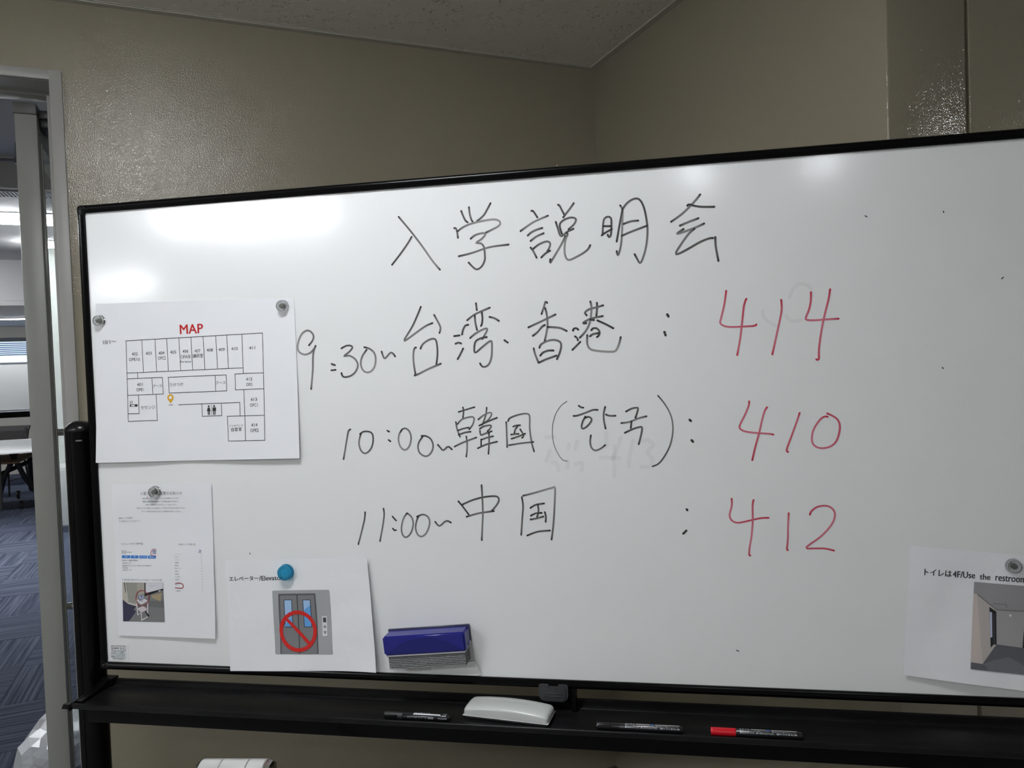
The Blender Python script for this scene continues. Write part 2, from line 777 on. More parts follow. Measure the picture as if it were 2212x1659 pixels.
SHEET={'map': {'corner': [(0.0141,0.6975) ,
(0.4229,0.6884) ,
(0.4238,0.3944) ,
(0.0017,0.3908)],'lines': [[(0.0758,0.6234) ,
(0.3581,0.6266) ,
(0.3561,0.4286) ,
(0.2819,0.4282) ,
(0.2812,0.4745) ,
(0.3564,0.4748)],[(0.0758,0.6234) ,
(0.0746,0.4693) ,
(0.1361,0.4699) ,
(0.1354,0.5195)],[(0.1098,0.6237) ,
(0.1107,0.562)],[(0.138,0.624) ,
(0.1384,0.5621)],[(0.1627,0.6241) ,
(0.1632,0.563)],[(0.1881,0.6243) ,
(0.1889,0.5632)],[(0.2132,0.6245) ,
(0.2137,0.563)],[(0.2383,0.6247) ,
(0.239,0.563)],[(0.2642,0.6251) ,
(0.265,0.5636)],[(0.2867,0.6254) ,
(0.2871,0.5638)],[(0.317,0.6256) ,
(0.3169,0.5533) ,
(0.3572,0.553)],[(0.0764,0.5618) ,
(0.316,0.5637)],[(0.0977,0.5617) ,
(0.0983,0.5511)],[(0.0765,0.5509) ,
(0.1498,0.5511) ,
(0.1505,0.5197) ,
(0.076,0.5192)],[(0.1281,0.5507) ,
(0.1286,0.5195)],[(0.1625,0.5511) ,
(0.2819,0.5517) ,
(0.282,0.5219) ,
(0.1628,0.5211) ,
(0.1625,0.5511)],[(0.2593,0.5514) ,
(0.2594,0.5217)],[(0.3168,0.5529) ,
(0.3001,0.5528) ,
(0.2998,0.5233) ,
(0.3567,0.5237)],[(0.3167,0.5234) ,
(0.3171,0.4747) ,
(0.3168,0.4289)],[(0.0982,0.5192) ,
(0.0981,0.4838) ,
(0.0754,0.4839)],[(0.1817,0.4985) ,
(0.3077,0.4997) ,
(0.3076,0.4749)],[(0.2295,0.4988) ,
(0.2295,0.4756) ,
(0.2699,0.476) ,
(0.2699,0.4992)]],'text': [('MAP',0.191,0.6313,0.0021,0.0474,0.0176,'red') ,
('10/1～',0.0262,0.6189,0.021,0.02851,0.0073,'k') ,
('402',0.0873,0.5947,0.0,0.0124,0.006,'k') ,
('OPE1α',0.0808,0.5843,0.0084,0.0238,0.006,'k') ,
('403',0.117,0.5947,0.0159,0.0126,0.0059,'k') ,
('404',0.1442,0.5945,0.0161,0.0124,0.006,'k') ,
('OPC2',0.1425,0.5847,0.0,0.0164,0.0063,'k') ,
('405',0.1688,0.5953,0.0,0.0124,0.0059,'k') ,
('406',0.1945,0.596,0.0,0.0119,0.0059,'k') ,
('OPA/B',0.1905,0.5852,0.01,0.0199,0.0064,'k') ,
('Pre lesson',0.1896,0.5775,-0.0092,0.0218,0.0038,'k') ,
('407',0.2195,0.5955,0.0167,0.012,0.0059,'k') ,
('講師室',0.2153,0.5854,0.014,0.0215,0.0075,'k') ,
('408',0.2446,0.5963,0.0081,0.0124,0.0058,'k') ,
('409',0.2687,0.5964,0.008,0.0125,0.0058,'k') ,
('410',0.2948,0.5969,0.0079,0.0127,0.0058,'k') ,
('411',0.3305,0.5971,0.0168,0.0119,0.0058,'k') ,
('412',0.322,0.5394,0.0242,0.0124,0.0058,'k') ,
('OPD',0.322,0.5295,0.0,0.0124,0.0058,'k') ,
('401',0.096,0.5362,0.0084,0.0119,0.0059,'k') ,
('OPE1',0.0943,0.5262,0.0129,0.0155,0.006,'k') ,
('ブース',0.1295,0.5326,0.0264,0.01891,0.0056,'k') ,
('うけつけ',0.1651,0.5333,0.0147,0.0273,0.0063,'k') ,
('ブース',0.2601,0.5347,0.0195,0.0205,0.0058,'k') ,
('413',0.3298,0.5012,0.0234,0.0128,0.0062,'k') ,
('OPC1',0.328,0.4909,0.0127,0.0157,0.0062,'k') ,
('じしゅうしつ',0.2855,0.4549,0.0112,0.0268,0.0038,'k') ,
('自習室',0.2884,0.4459,0.0278,0.02161,0.0071,'k') ,
('414',0.3296,0.454,0.0317,0.01261,0.0063,'k') ,
('OPE2',0.3275,0.4441,0.0177,0.0169,0.0062,'k') ,
('ラウンジ',0.1024,0.4911,0.0337,0.02972,0.0069,'k')],'pin': [(0.1652,0.5125) ,
(0.165,0.5015) ,
(0.1717,0.5123) ,
(0.1614,0.4986) ,
(0.1691,0.4986)],'cig': [[(0.0793,0.5016) ,
(0.0958,0.5016) ,
(0.0955,0.4973) ,
(0.0791,0.4973)],[(0.0821,0.5004) ,
(0.0898,0.5004) ,
(0.0896,0.4981) ,
(0.082,0.4981)],[(0.0789,0.508) ,
(0.0815,0.5062) ,
(0.0794,0.5041) ,
(0.0817,0.5024)],[(0.083,0.5087) ,
(0.0853,0.5065) ,
(0.083,0.5045) ,
(0.0847,0.5036)]],'wc': [[(0.2438,0.494)],[(0.255,0.4942)],[(0.2496,0.496) ,
(0.2492,0.4788)],[(0.2396,0.4849) ,
(0.2416,0.4916) ,
(0.2457,0.4915) ,
(0.2474,0.4847)],[(0.2511,0.485) ,
(0.2517,0.4917) ,
(0.2586,0.4918) ,
(0.2585,0.4851)]],'wleg': [[(0.2422,0.4848) ,
(0.2421,0.4789)],[(0.2447,0.4848) ,
(0.2446,0.4789)],[(0.2532,0.4854) ,
(0.2531,0.4787)],[(0.2562,0.4853) ,
(0.2561,0.4786)]]},'notice': {'corner': [(0.0286,0.3482) ,
(0.2405,0.3477) ,
(0.2371,0.0542) ,
(0.0292,0.0533)],'text': [('入室システム変更のお知らせ',0.0899,0.3268,0.0034,0.0892,0.0066,'grey') ,
('1月20日より、入室システムが変更になります。',0.0936,0.3188,0.0063,0.0796,0.0031,'grey') ,
('現在の教室前のQRコードを読み取る方式から、',0.0945,0.3127,0.0026,0.0776,0.0033,'grey') ,
('受付に設置されたタブレットのカメラに、',0.1003,0.3065,0.0045,0.0667,0.0033,'grey') ,
('学生サイトに表示されるQRコードをかざす方式に変わります。',0.081,0.2999,0.0029,0.1036,0.0035,'grey') ,
('サイトの見方がわからない人は受付に来てください。',0.091,0.2937,0.0024,0.0849,0.0033,'grey') ,
('QRコードの見方',0.0414,0.2805,0.0269,0.02971,0.0036,'grey') ,
('① 学生サイトにログイン',0.0418,0.2743,0.0182,0.04401,0.0038,'grey') ,
('② メニューボタンを押す',0.0431,0.2305,0.0162,0.04321,0.0037,'grey') ,
('③QRコードを開く',0.1658,0.2303,0.0093,0.0322,0.0038,'grey') ,
('③ 受付前にあるタブレットにQRコードをかざす',0.0427,0.1608,0.0062,0.0812,0.0038,'grey') ,
('【お知らせ（最新2件を表示）',0.0438,0.1988,0.0117,0.0341,0.0029,'k') ,
('2023/03/14（火）',0.0445,0.1937,0.0361,0.01941,0.0024,'navy') ,
('教科書のコピーについて/About the Copyright of',0.0442,0.1883,0.0207,0.06271,0.0029,'k') ,
('Textbooks',0.0443,0.1848,0.0086,0.0116,0.0024,'k') ,
('2023/03/01（水）',0.044,0.1803,0.0357,0.01961,0.0024,'navy') ,
('トップページ',0.1572,0.2122,0.016,0.0125,0.002,'grey') ,
('お知らせ',0.1571,0.207,0.0,0.0082,0.0019,'grey') ,
('メッセージ',0.1571,0.2017,0.0099,0.0101,0.002,'grey') ,
('受講履歴',0.157,0.1962,0.012,0.0083,0.002,'grey') ,
('受講予約',0.157,0.1909,0.0122,0.0082,0.002,'grey') ,
('受講キャンセル',0.157,0.1856,0.0143,0.014,0.002,'grey') ,
('受講予定',0.1569,0.1801,0.0122,0.0082,0.002,'grey') ,
('成績確認',0.1569,0.1746,0.013,0.0077,0.002,'grey') ,
('テスト結果',0.1568,0.1693,0.0196,0.0102,0.002,'grey') ,
('登録情報',0.1568,0.164,0.0244,0.0082,0.002,'grey') ,
('アンケート',0.1568,0.1585,0.018,0.0111,0.002,'grey') ,
('QRコード',0.1567,0.1532,0.0206,0.0097,0.002,'grey') ,
('ログアウト',0.1567,0.1477,0.0167,0.012,0.002,'grey') ,
('会員情報',0.1566,0.1424,0.0206,0.0097,0.002,'grey')],'red': [[(0.1049,0.3241) ,
(0.1056,0.3201)],[(0.1567,0.157) ,
(0.1664,0.1585) ,
(0.1725,0.1559) ,
(0.1728,0.1511) ,
(0.1683,0.1488) ,
(0.1563,0.1495)]],'redw': 1.0,'arc': [[(0.1184,0.2222) ,
(0.1116,0.2226) ,
(0.1075,0.2186) ,
(0.1062,0.2137) ,
(0.1085,0.2106) ,
(0.1172,0.2098)]],'bars': [[(0.1107,0.2202) ,
(0.1173,0.2202)],[(0.1106,0.2182) ,
(0.1172,0.2182)],[(0.1105,0.2162) ,
(0.1171,0.2162)],[(0.1104,0.2142) ,
(0.117,0.214)]],'logo': [[(0.0449,0.2191) ,
(0.0446,0.2135) ,
(0.0472,0.2149) ,
(0.0464,0.2189) ,
(0.0449,0.2191)],[(0.0494,0.2192) ,
(0.0494,0.214) ,
(0.0511,0.2138)],[(0.0526,0.2196) ,
(0.0516,0.2136)],[(0.0542,0.2165) ,
(0.0651,0.2166)]],'dots': [[(0.2136,0.2141) ,
(0.2143,0.2137)],[(0.2136,0.2089) ,
(0.2143,0.2085)],[(0.2136,0.2036) ,
(0.2143,0.2032)],[(0.2135,0.1982) ,
(0.2142,0.1978)],[(0.2135,0.1929) ,
(0.2142,0.1925)],[(0.2134,0.1875) ,
(0.2141,0.187)],[(0.2134,0.1822) ,
(0.2141,0.1818)],[(0.2134,0.177) ,
(0.2141,0.1766)],[(0.2133,0.1715) ,
(0.214,0.1711)],[(0.2133,0.1663) ,
(0.214,0.1658)],[(0.2133,0.1608) ,
(0.214,0.1604)],[(0.2132,0.1555) ,
(0.2139,0.1551)],[(0.2132,0.1503) ,
(0.2139,0.1499)],[(0.2132,0.1448) ,
(0.2139,0.1444)]],'cross': [[(0.2095,0.2224) ,
(0.2132,0.2196)],[(0.2133,0.2224) ,
(0.2094,0.2195)],[(0.2079,0.2178) ,
(0.2138,0.2178)]],'btn': [[(0.0439,0.2102) ,
(0.0618,0.2101) ,
(0.0615,0.2046) ,
(0.0436,0.2044)],[(0.063,0.2102) ,
(0.0795,0.2101) ,
(0.0792,0.2046) ,
(0.0627,0.2044)],[(0.081,0.2101) ,
(0.0979,0.2101) ,
(0.0976,0.2045) ,
(0.0807,0.2044)],[(0.0997,0.2101) ,
(0.1168,0.2101) ,
(0.1165,0.2045) ,
(0.0993,0.2043)]],'btnt': [('出席',0.0499,0.206,0.0175,0.0057,0.0029,'w') ,
('予約',0.069,0.2062,0.0204,0.0049,0.0029,'w') ,
('キャンセル',0.083,0.2059,0.016,0.0125,0.0027,'w') ,
('受講予約',0.1029,0.2059,0.0103,0.0097,0.0027,'w')],'fing': [[(0.0872,0.2344) ,
(0.0892,0.2344) ,
(0.0898,0.2322) ,
(0.088,0.2308) ,
(0.0866,0.2321)],[(0.1992,0.2341) ,
(0.2011,0.2341) ,
(0.2017,0.2319) ,
(0.1999,0.2306) ,
(0.1986,0.2319)],[(0.1251,0.1651) ,
(0.1273,0.1651) ,
(0.1279,0.1629) ,
(0.1261,0.1613) ,
(0.1247,0.1629)]],'photo': [[(0.043,0.158) ,
(0.1308,0.1581) ,
(0.1303,0.0826) ,
(0.0409,0.0816)]],'ph': [('p_wall',[(0.043,0.158) ,
(0.0925,0.1581) ,
(0.0911,0.1324) ,
(0.098,0.1326) ,
(0.0709,0.1118) ,
(0.053,0.1166) ,
(0.0426,0.1242)]) ,
('p_wall2',[(0.043,0.158) ,
(0.0466,0.1577) ,
(0.0531,0.1173) ,
(0.0426,0.1242)]) ,
('p_door',[(0.052,0.1575) ,
(0.0752,0.1575) ,
(0.0747,0.1151) ,
(0.0562,0.1213)]) ,
('p_dark',[(0.046,0.1577) ,
(0.0481,0.1577) ,
(0.051,0.1382) ,
(0.0491,0.1378)]) ,
('p_light',[(0.0495,0.1577) ,
(0.052,0.1575) ,
(0.0538,0.1173) ,
(0.0517,0.1179)]) ,
('p_dark',[(0.0513,0.1574) ,
(0.0524,0.1575) ,
(0.054,0.1408) ,
(0.0533,0.1408)]) ,
('p_light',[(0.0532,0.1192) ,
(0.0711,0.1157) ,
(0.0709,0.1121) ,
(0.053,0.1163)]) ,
('p_beige',[(0.0752,0.1575) ,
(0.0922,0.1578) ,
(0.0908,0.1337) ,
(0.0748,0.1164)]) ,
('p_navy',[(0.0425,0.1236) ,
(0.0537,0.116) ,
(0.0709,0.1118) ,
(0.0647,0.1051) ,
(0.0703,0.102) ,
(0.0541,0.0826) ,
(0.0409,0.0816)]) ,
('p_floor',[(0.0709,0.1118) ,
(0.098,0.1326) ,
(0.1295,0.1332) ,
(0.1303,0.0826) ,
(0.0541,0.0826) ,
(0.0703,0.102) ,
(0.0647,0.1051)]) ,
('p_floor2',[(0.0974,0.1221) ,
(0.1291,0.1254) ,
(0.1304,0.1099) ,
(0.0968,0.1117)]) ,
('p_white',[(0.0936,0.1578) ,
(0.1308,0.1579) ,
(0.1302,0.1468) ,
(0.0925,0.1377)]) ,
('p_black',[(0.0911,0.1578) ,
(0.0936,0.1578) ,
(0.0922,0.1318) ,
(0.09,0.1317)]) ,
('p_black',[(0.0921,0.1376) ,
(0.1302,0.1474) ,
(0.1301,0.1442) ,
(0.0919,0.1324)]) ,
('p_white',[(0.12,0.143) ,
(0.1251,0.1444) ,
(0.125,0.1428) ,
(0.1199,0.1414)]) ,
('p_tan',[(0.1045,0.134) ,
(0.1269,0.139) ,
(0.1239,0.122) ,
(0.105,0.1294)]) ,
('p_grey',[(0.1004,0.1515) ,
(0.1149,0.1538) ,
(0.1149,0.1533) ,
(0.1004,0.1505)]) ,
('p_w2',[(0.0709,0.1252) ,
(0.0734,0.1252) ,
(0.0743,0.0949) ,
(0.0728,0.0942)]) ,
('p_w2',[(0.0952,0.1208) ,
(0.0973,0.1208) ,
(0.095,0.0908) ,
(0.0936,0.0914)]) ,
('p_black',[(0.0891,0.1018) ,
(0.0913,0.1025) ,
(0.0988,0.0942) ,
(0.0957,0.0915)]) ,
('p_white',[(0.073,0.1242) ,
(0.0891,0.1275) ,
(0.0974,0.1228) ,
(0.0819,0.1153)]) ,
('p_grey',[(0.0737,0.1233) ,
(0.082,0.1163) ,
(0.0819,0.1146) ,
(0.0736,0.1216)]) ,
('p_w3',[(0.0728,0.1072) ,
(0.0861,0.1134) ,
(0.0951,0.1065) ,
(0.0818,0.0996)]) ,
('p_w2',[(0.0804,0.1002) ,
(0.0822,0.1003) ,
(0.082,0.084) ,
(0.0806,0.0839)]) ,
('p_w2',[(0.0818,0.0866) ,
(0.0947,0.0928) ,
(0.0946,0.0911) ,
(0.082,0.0843)]) ,
('p_w2',[(0.0729,0.0961) ,
(0.0796,0.0989) ,
(0.0795,0.0979) ,
(0.0732,0.0945)]) ,
('p_black',[(0.0757,0.1328) ,
(0.0881,0.1356) ,
(0.0902,0.1278) ,
(0.0791,0.123)]) ,
('p_scr',[(0.0767,0.1325) ,
(0.0877,0.1348) ,
(0.0895,0.1282) ,
(0.0799,0.1244)]) ,
('p_navy',[(0.0821,0.1322) ,
(0.0847,0.1328) ,
(0.0853,0.1302) ,
(0.0827,0.1295)]) ,
('p_grey',[(0.0801,0.1224) ,
(0.0846,0.1245) ,
(0.0874,0.1226) ,
(0.0829,0.1208)])],'phred': [[(0.0725,0.1216) ,
(0.0718,0.1281) ,
(0.0736,0.1353) ,
(0.0783,0.1413) ,
(0.0841,0.143) ,
(0.0913,0.1419) ,
(0.0968,0.1377) ,
(0.1001,0.1319) ,
(0.0991,0.1261) ,
(0.0959,0.1201) ,
(0.0913,0.1148) ,
(0.084,0.1134) ,
(0.0775,0.1139) ,
(0.0741,0.1177) ,
(0.0725,0.1216)]]},'elevator': {'corner': [(0.2604,0.2029) ,
(0.5451,0.2105) ,
(0.559,0.0076) ,
(0.2657,-0.0051)],'text': [('エレベーター',0.268,0.1634,0.0386,0.05964,0.0086,'k') ,
('/Elevator',0.3292,0.1651,0.0482,0.04776,0.0089,'k')],'poly': [('e_grey',[(0.3562,0.1472) ,
(0.4668,0.1512) ,
(0.4683,0.1498) ,
(0.4723,0.0355) ,
(0.4708,0.034) ,
(0.3597,0.0301) ,
(0.3583,0.0317) ,
(0.3546,0.1457)]) ,
('e_dk',[(0.3666,0.1414) ,
(0.4389,0.144) ,
(0.4409,0.1429) ,
(0.4451,0.0335) ,
(0.3689,0.0309)]) ,
('e_mid',[(0.3704,0.1383) ,
(0.438,0.1408) ,
(0.4424,0.0337) ,
(0.3716,0.0313)]) ,
('e_line',[(0.403,0.1404) ,
(0.4052,0.1404) ,
(0.4083,0.0324) ,
(0.4064,0.0323)]) ,
('e_fr',[(0.3774,0.1311) ,
(0.3938,0.1317) ,
(0.3953,0.0802) ,
(0.379,0.0797)]) ,
('e_fr',[(0.4147,0.1318) ,
(0.4307,0.1325) ,
(0.4325,0.0812) ,
(0.4164,0.0808)]) ,
('e_bl',[(0.3789,0.1299) ,
(0.3926,0.1304) ,
(0.3939,0.0816) ,
(0.3803,0.0811)]) ,
('e_bl',[(0.4162,0.1307) ,
(0.4294,0.1311) ,
(0.431,0.0826) ,
(0.4179,0.0821)]) ,
('e_bl2',[(0.3776,0.0831) ,
(0.3928,0.1003) ,
(0.3939,0.0816) ,
(0.3803,0.0811)]) ,
('e_bl2',[(0.4166,0.1119) ,
(0.4299,0.1224) ,
(0.431,0.0826) ,
(0.4179,0.0821)]) ,
('e_pn',[(0.4524,0.1023) ,
(0.4621,0.1028) ,
(0.4633,0.0668) ,
(0.4531,0.0662)]) ,
('e_blk',[(0.4543,0.0997) ,
(0.4604,0.1) ,
(0.4609,0.0914) ,
(0.4546,0.091)]) ,
('e_btn',[(0.4578,0.0871) ,
(0.4614,0.0817) ,
(0.4547,0.0814)]) ,
('e_btn',[(0.455,0.0751) ,
(0.4616,0.0755) ,
(0.4584,0.0697)])],'ring': [(0.4049,0.0739) ,
(0.4419,0.0751) ,
(0.4067,0.1118) ,
(0.435,0.0749)],'slash': [(0.38,0.0942) ,
(0.3856,0.0965) ,
(0.4297,0.0538) ,
(0.4246,0.05)]},'restroom': {'corner': [(1.4598,0.2402) ,
(1.666,0.2231) ,
(1.6571,0.0134) ,
(1.4442,0.0315)],'text': [('トイレは',1.4791,0.1933,-0.063,0.03968,0.0103,'k') ,
('4F/Use',1.5207,0.1904,-0.0406,0.03203,0.0102,'k') ,
('the',1.5595,0.1879,-0.0473,0.01482,0.0093,'k') ,
('restroom',1.5815,0.1867,-0.0653,0.04289,0.0088,'k')],'poly': [('r_ceil',[(1.5516,0.184) ,
(1.6412,0.1782) ,
(1.638,0.1398) ,
(1.5812,0.1415) ,
(1.5551,0.1649) ,
(1.5502,0.1654)]) ,
('r_wall2',[(1.5502,0.1654) ,
(1.5551,0.1649) ,
(1.5587,0.0561) ,
(1.5421,0.0582)]) ,
('r_wall1',[(1.5551,0.1649) ,
(1.5812,0.1415) ,
(1.5798,0.0875) ,
(1.5709,0.0746) ,
(1.5587,0.0561)]) ,
('r_back',[(1.5812,0.1415) ,
(1.6226,0.14) ,
(1.6169,0.083) ,
(1.5798,0.0875)]) ,
('r_door',[(1.5716,0.1454) ,
(1.5812,0.1385) ,
(1.5798,0.0869) ,
(1.5755,0.087) ,
(1.5711,0.0818)]) ,
('r_win',[(1.5718,0.1377) ,
(1.575,0.1371) ,
(1.5741,0.099) ,
(1.5713,0.0972)]) ,
('r_doorpanel',[(1.5758,0.136) ,
(1.5784,0.1354) ,
(1.5777,0.088) ,
(1.575,0.0879)]) ,
('r_floor',[(1.5421,0.0582) ,
(1.5587,0.0561) ,
(1.5709,0.074) ,
(1.5798,0.0875) ,
(1.6169,0.083) ,
(1.6355,0.0803) ,
(1.6328,0.0406) ,
(1.5412,0.0476)]) ,
('r_floor2',[(1.5586,0.0555) ,
(1.5729,0.0626) ,
(1.5968,0.0682) ,
(1.6138,0.0581) ,
(1.6216,0.05) ,
(1.6215,0.0416) ,
(1.5661,0.0455) ,
(1.564,0.0527)]) ,
('r_door',[(1.6225,0.1377) ,
(1.638,0.1368) ,
(1.6355,0.0803) ,
(1.6163,0.083)]) ,
('r_doorpanel',[(1.6288,0.1289) ,
(1.6341,0.1284) ,
(1.6325,0.0909) ,
(1.6277,0.0914)]) ,
('r_tri',[(1.5984,0.1343) ,
(1.6032,0.1345) ,
(1.6008,0.1303)]) ,
('r_line',[(1.5771,0.151) ,
(1.5947,0.1507) ,
(1.5947,0.1503) ,
(1.5776,0.1504)]) ,
('r_line',[(1.5942,0.1505) ,
(1.5949,0.1505) ,
(1.5965,0.1448) ,
(1.5959,0.1448)]) ,
('r_line',[(1.5551,0.1655) ,
(1.5813,0.1418) ,
(1.6226,0.1404) ,
(1.6226,0.1397) ,
(1.5812,0.141) ,
(1.5551,0.1643)]) ,
('r_line',[(1.5842,0.1242) ,
(1.5847,0.1242) ,
(1.5848,0.1224) ,
(1.5843,0.1224)])]},'sticker': {'corner': [(0.0047,0.035) ,
(0.047,0.0349) ,
(0.0464,0.0035) ,
(0.0038,0.0026)],'box': [[(0.0103,0.0317) ,
(0.04,0.032) ,
(0.0401,0.0221) ,
(0.0105,0.0218) ,
(0.0103,0.0317)]],'lines': [[(0.0082,0.0157) ,
(0.0426,0.0161)],[(0.0083,0.0095) ,
(0.0425,0.0103)]],'text': [('JOIFA',0.0119,0.0241,0.0204,0.0147,0.0047,'k') ,
('312',0.0287,0.0244,0.0112,0.0089,0.0048,'k') ,
('品 番',0.008,0.0163,0.0149,0.0067,0.0031,'grey') ,
('R-118K',0.0161,0.0166,0.0227,0.02201,0.0037,'green') ,
('製造番号',0.0084,0.0097,0.0312,0.0096,0.0033,'grey') ,
('019144',0.0199,0.0108,0.0219,0.0183,0.0037,'green') ,
('Nichigaku',0.0122,0.0049,0.0232,0.02591,0.0033,'k')]}}
MAGNETS=[(0.0223,0.6639) ,
(0.4011,0.6739) ,
(0.123,0.3334) ,
(1.6066,0.2109) ,
(0.3854,0.183)]

cam = bpy.data.cameras.new('camera'); camo = bpy.data.objects.new('camera', cam); COL.objects.link(camo)
cam.sensor_width = 36.0; cam.lens = 1623.24 * 36.0 / 2212.0; cam.clip_start = 0.02
m3 = Matrix([CAM_AXES[0], CAM_AXES[1], CAM_AXES[2]]).transposed()
camo.matrix_world = Matrix.Translation((0, 0, CAM_Z)) @ m3.to_4x4()
sc.camera = camo
wd = bpy.data.worlds.new('world'); sc.world = wd; wd.use_nodes = True
wd.node_tree.nodes['Background'].inputs[0].default_value = (0.55, 0.68, 0.9, 1)
wd.node_tree.nodes['Background'].inputs[1].default_value = 0.6
sc.view_settings.view_transform = 'Standard'; sc.view_settings.look = 'None'
sc.view_settings.gamma = 1.0; sc.view_settings.use_curve_mapping = False
sc.view_settings.exposure = 1.8
LAMP = (0.955, 0.985, 1.03)
P_MAIN, P_SIDE, P_DOWN, P_FAR = 22.0, 17.0, 32.0, 12.0

# ------------------------------------------------------------------ materials
MATS = {}
def mat(name, col, rough=0.5, metal=0.0, spec=0.5, **k):
    if name in MATS: return MATS[name]
    m = bpy.data.materials.new(name); m.use_nodes = True; MATS[name] = m
    b = m.node_tree.nodes['Principled BSDF']
    b.inputs['Base Color'].default_value = (*col, 1); b.inputs['Roughness'].default_value = rough
    b.inputs['Metallic'].default_value = metal; b.inputs['Specular IOR Level'].default_value = spec
    if 'trans' in k: b.inputs['Transmission Weight'].default_value = k['trans']
    if 'ior' in k: b.inputs['IOR'].default_value = k['ior']
    if 'alpha' in k: b.inputs['Alpha'].default_value = k['alpha']
    if 'emit' in k:
        b.inputs['Emission Color'].default_value = (*k.get('ecol', LAMP), 1); b.inputs['Emission Strength'].default_value = k['emit']
    return m
def nodes(m): return m.node_tree.nodes, m.node_tree.links, m.node_tree.nodes['Principled BSDF']
def add_bump(m, scale, strength, dist, detail=2.0, coord='Object', kind='noise', stretch=None):
    n, l, b = nodes(m)
    tc = n.new('ShaderNodeTexCoord'); src = tc.outputs[coord]
    if stretch:
        mp = n.new('ShaderNodeMapping'); mp.inputs['Scale'].default_value = stretch; l.new(src, mp.inputs[0]); src = mp.outputs[0]
    t = n.new('ShaderNodeTexNoise' if kind == 'noise' else 'ShaderNodeTexVoronoi')
    t.inputs['Scale'].default_value = scale
    if kind == 'noise': t.inputs['Detail'].default_value = detail
    l.new(src, t.inputs['Vector'])
    bp = n.new('ShaderNodeBump'); bp.inputs['Strength'].default_value = strength; bp.inputs['Distance'].default_value = dist
    l.new(t.outputs[0], bp.inputs['Height']); l.new(bp.outputs[0], b.inputs['Normal'])
    return t
def add_mottle(m, c1, c2, scale, detail=3.0, stretch=None, lo=0.35, hi=0.65):
    n, l, b = nodes(m)
    tc = n.new('ShaderNodeTexCoord'); src = tc.outputs['Object']
    if stretch:
        mp = n.new('ShaderNodeMapping'); mp.inputs['Scale'].default_value = stretch; l.new(src, mp.inputs[0]); src = mp.outputs[0]
    t = n.new('ShaderNodeTexNoise'); t.inputs['Scale'].default_value = scale; t.inputs['Detail'].default_value = detail
    l.new(src, t.inputs['Vector'])
    r = n.new('ShaderNodeValToRGB'); e = r.color_ramp.elements
    e[0].position = lo; e[0].color = (*c1, 1); e[1].position = hi; e[1].color = (*c2, 1)
    l.new(t.outputs[0], r.inputs[0]); l.new(r.outputs[0], b.inputs['Base Color'])

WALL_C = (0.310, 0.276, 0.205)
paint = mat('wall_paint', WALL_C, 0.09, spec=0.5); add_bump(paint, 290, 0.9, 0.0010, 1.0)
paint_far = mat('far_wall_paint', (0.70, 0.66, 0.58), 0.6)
ceil_m = mat('rock_wool_ceiling', (0.80, 0.77, 0.70), 0.95, spec=0.1)
add_bump(ceil_m, 240, 0.35, 0.0012, 3)
ceil_far = mat('far_ceiling_board', (0.68, 0.67, 0.67), 0.8)
trim_m = mat('ceiling_trim_paint', (0.52, 0.50, 0.44), 0.45)
casing_m = mat('door_casing_paint', (0.37, 0.36, 0.335), 0.4)
reveal_m = casing_m
stile_m = mat('door_leaf_paint', (0.28, 0.28, 0.255), 0.38); add_bump(stile_m, 400, 0.15, 0.0006, 1)
glass_m = mat('door_glass', (0.93, 0.97, 0.95), 0.0, trans=1.0, ior=1.5)
chrome = mat('chrome', (0.80, 0.79, 0.76), 0.12, 1.0)
dark_metal = mat('dark_hardware', (0.03, 0.03, 0.028), 0.4)
black_al = mat('black_aluminium', (0.002, 0.002, 0.0023), 0.20, spec=0.13)
black_pl = mat('black_plastic', (0.003, 0.003, 0.0033), 0.35, spec=0.15)
black_tray = mat('black_tray_plastic', (0.016, 0.016, 0.017), 0.30, spec=0.18)
add_mottle(black_tray, (0.006, 0.006, 0.0065), (0.011, 0.011, 0.0115), 60, 4, (0.15, 1, 1))
grey_pl = mat('dark_grey_plastic', (0.035, 0.036, 0.040), 0.45)
board_m = mat('whiteboard_enamel', (0.80, 0.81, 0.80), 0.14, spec=0.5); add_bump(board_m, 9, 0.10, 0.004, 1.5)
paper_m = mat('copier_paper', (0.80, 0.81, 0.83), 0.75, spec=0.25); add_bump(paper_m, 16, 0.25, 0.003, 3)
paper2_m = mat('crumpled_paper', (0.80, 0.81, 0.825), 0.75, spec=0.25); add_bump(paper2_m, 26, 0.55, 0.004, 2.5)
carpet_room = mat('lobby_carpet', (0.3, 0.3, 0.3), 0.95, spec=0.1); add_mottle(carpet_room, (0.26, 0.26, 0.26), (0.36, 0.36, 0.355), 300, 2)
paint_white = mat('white_wall_paint', (0.74, 0.72, 0.67), 0.6)
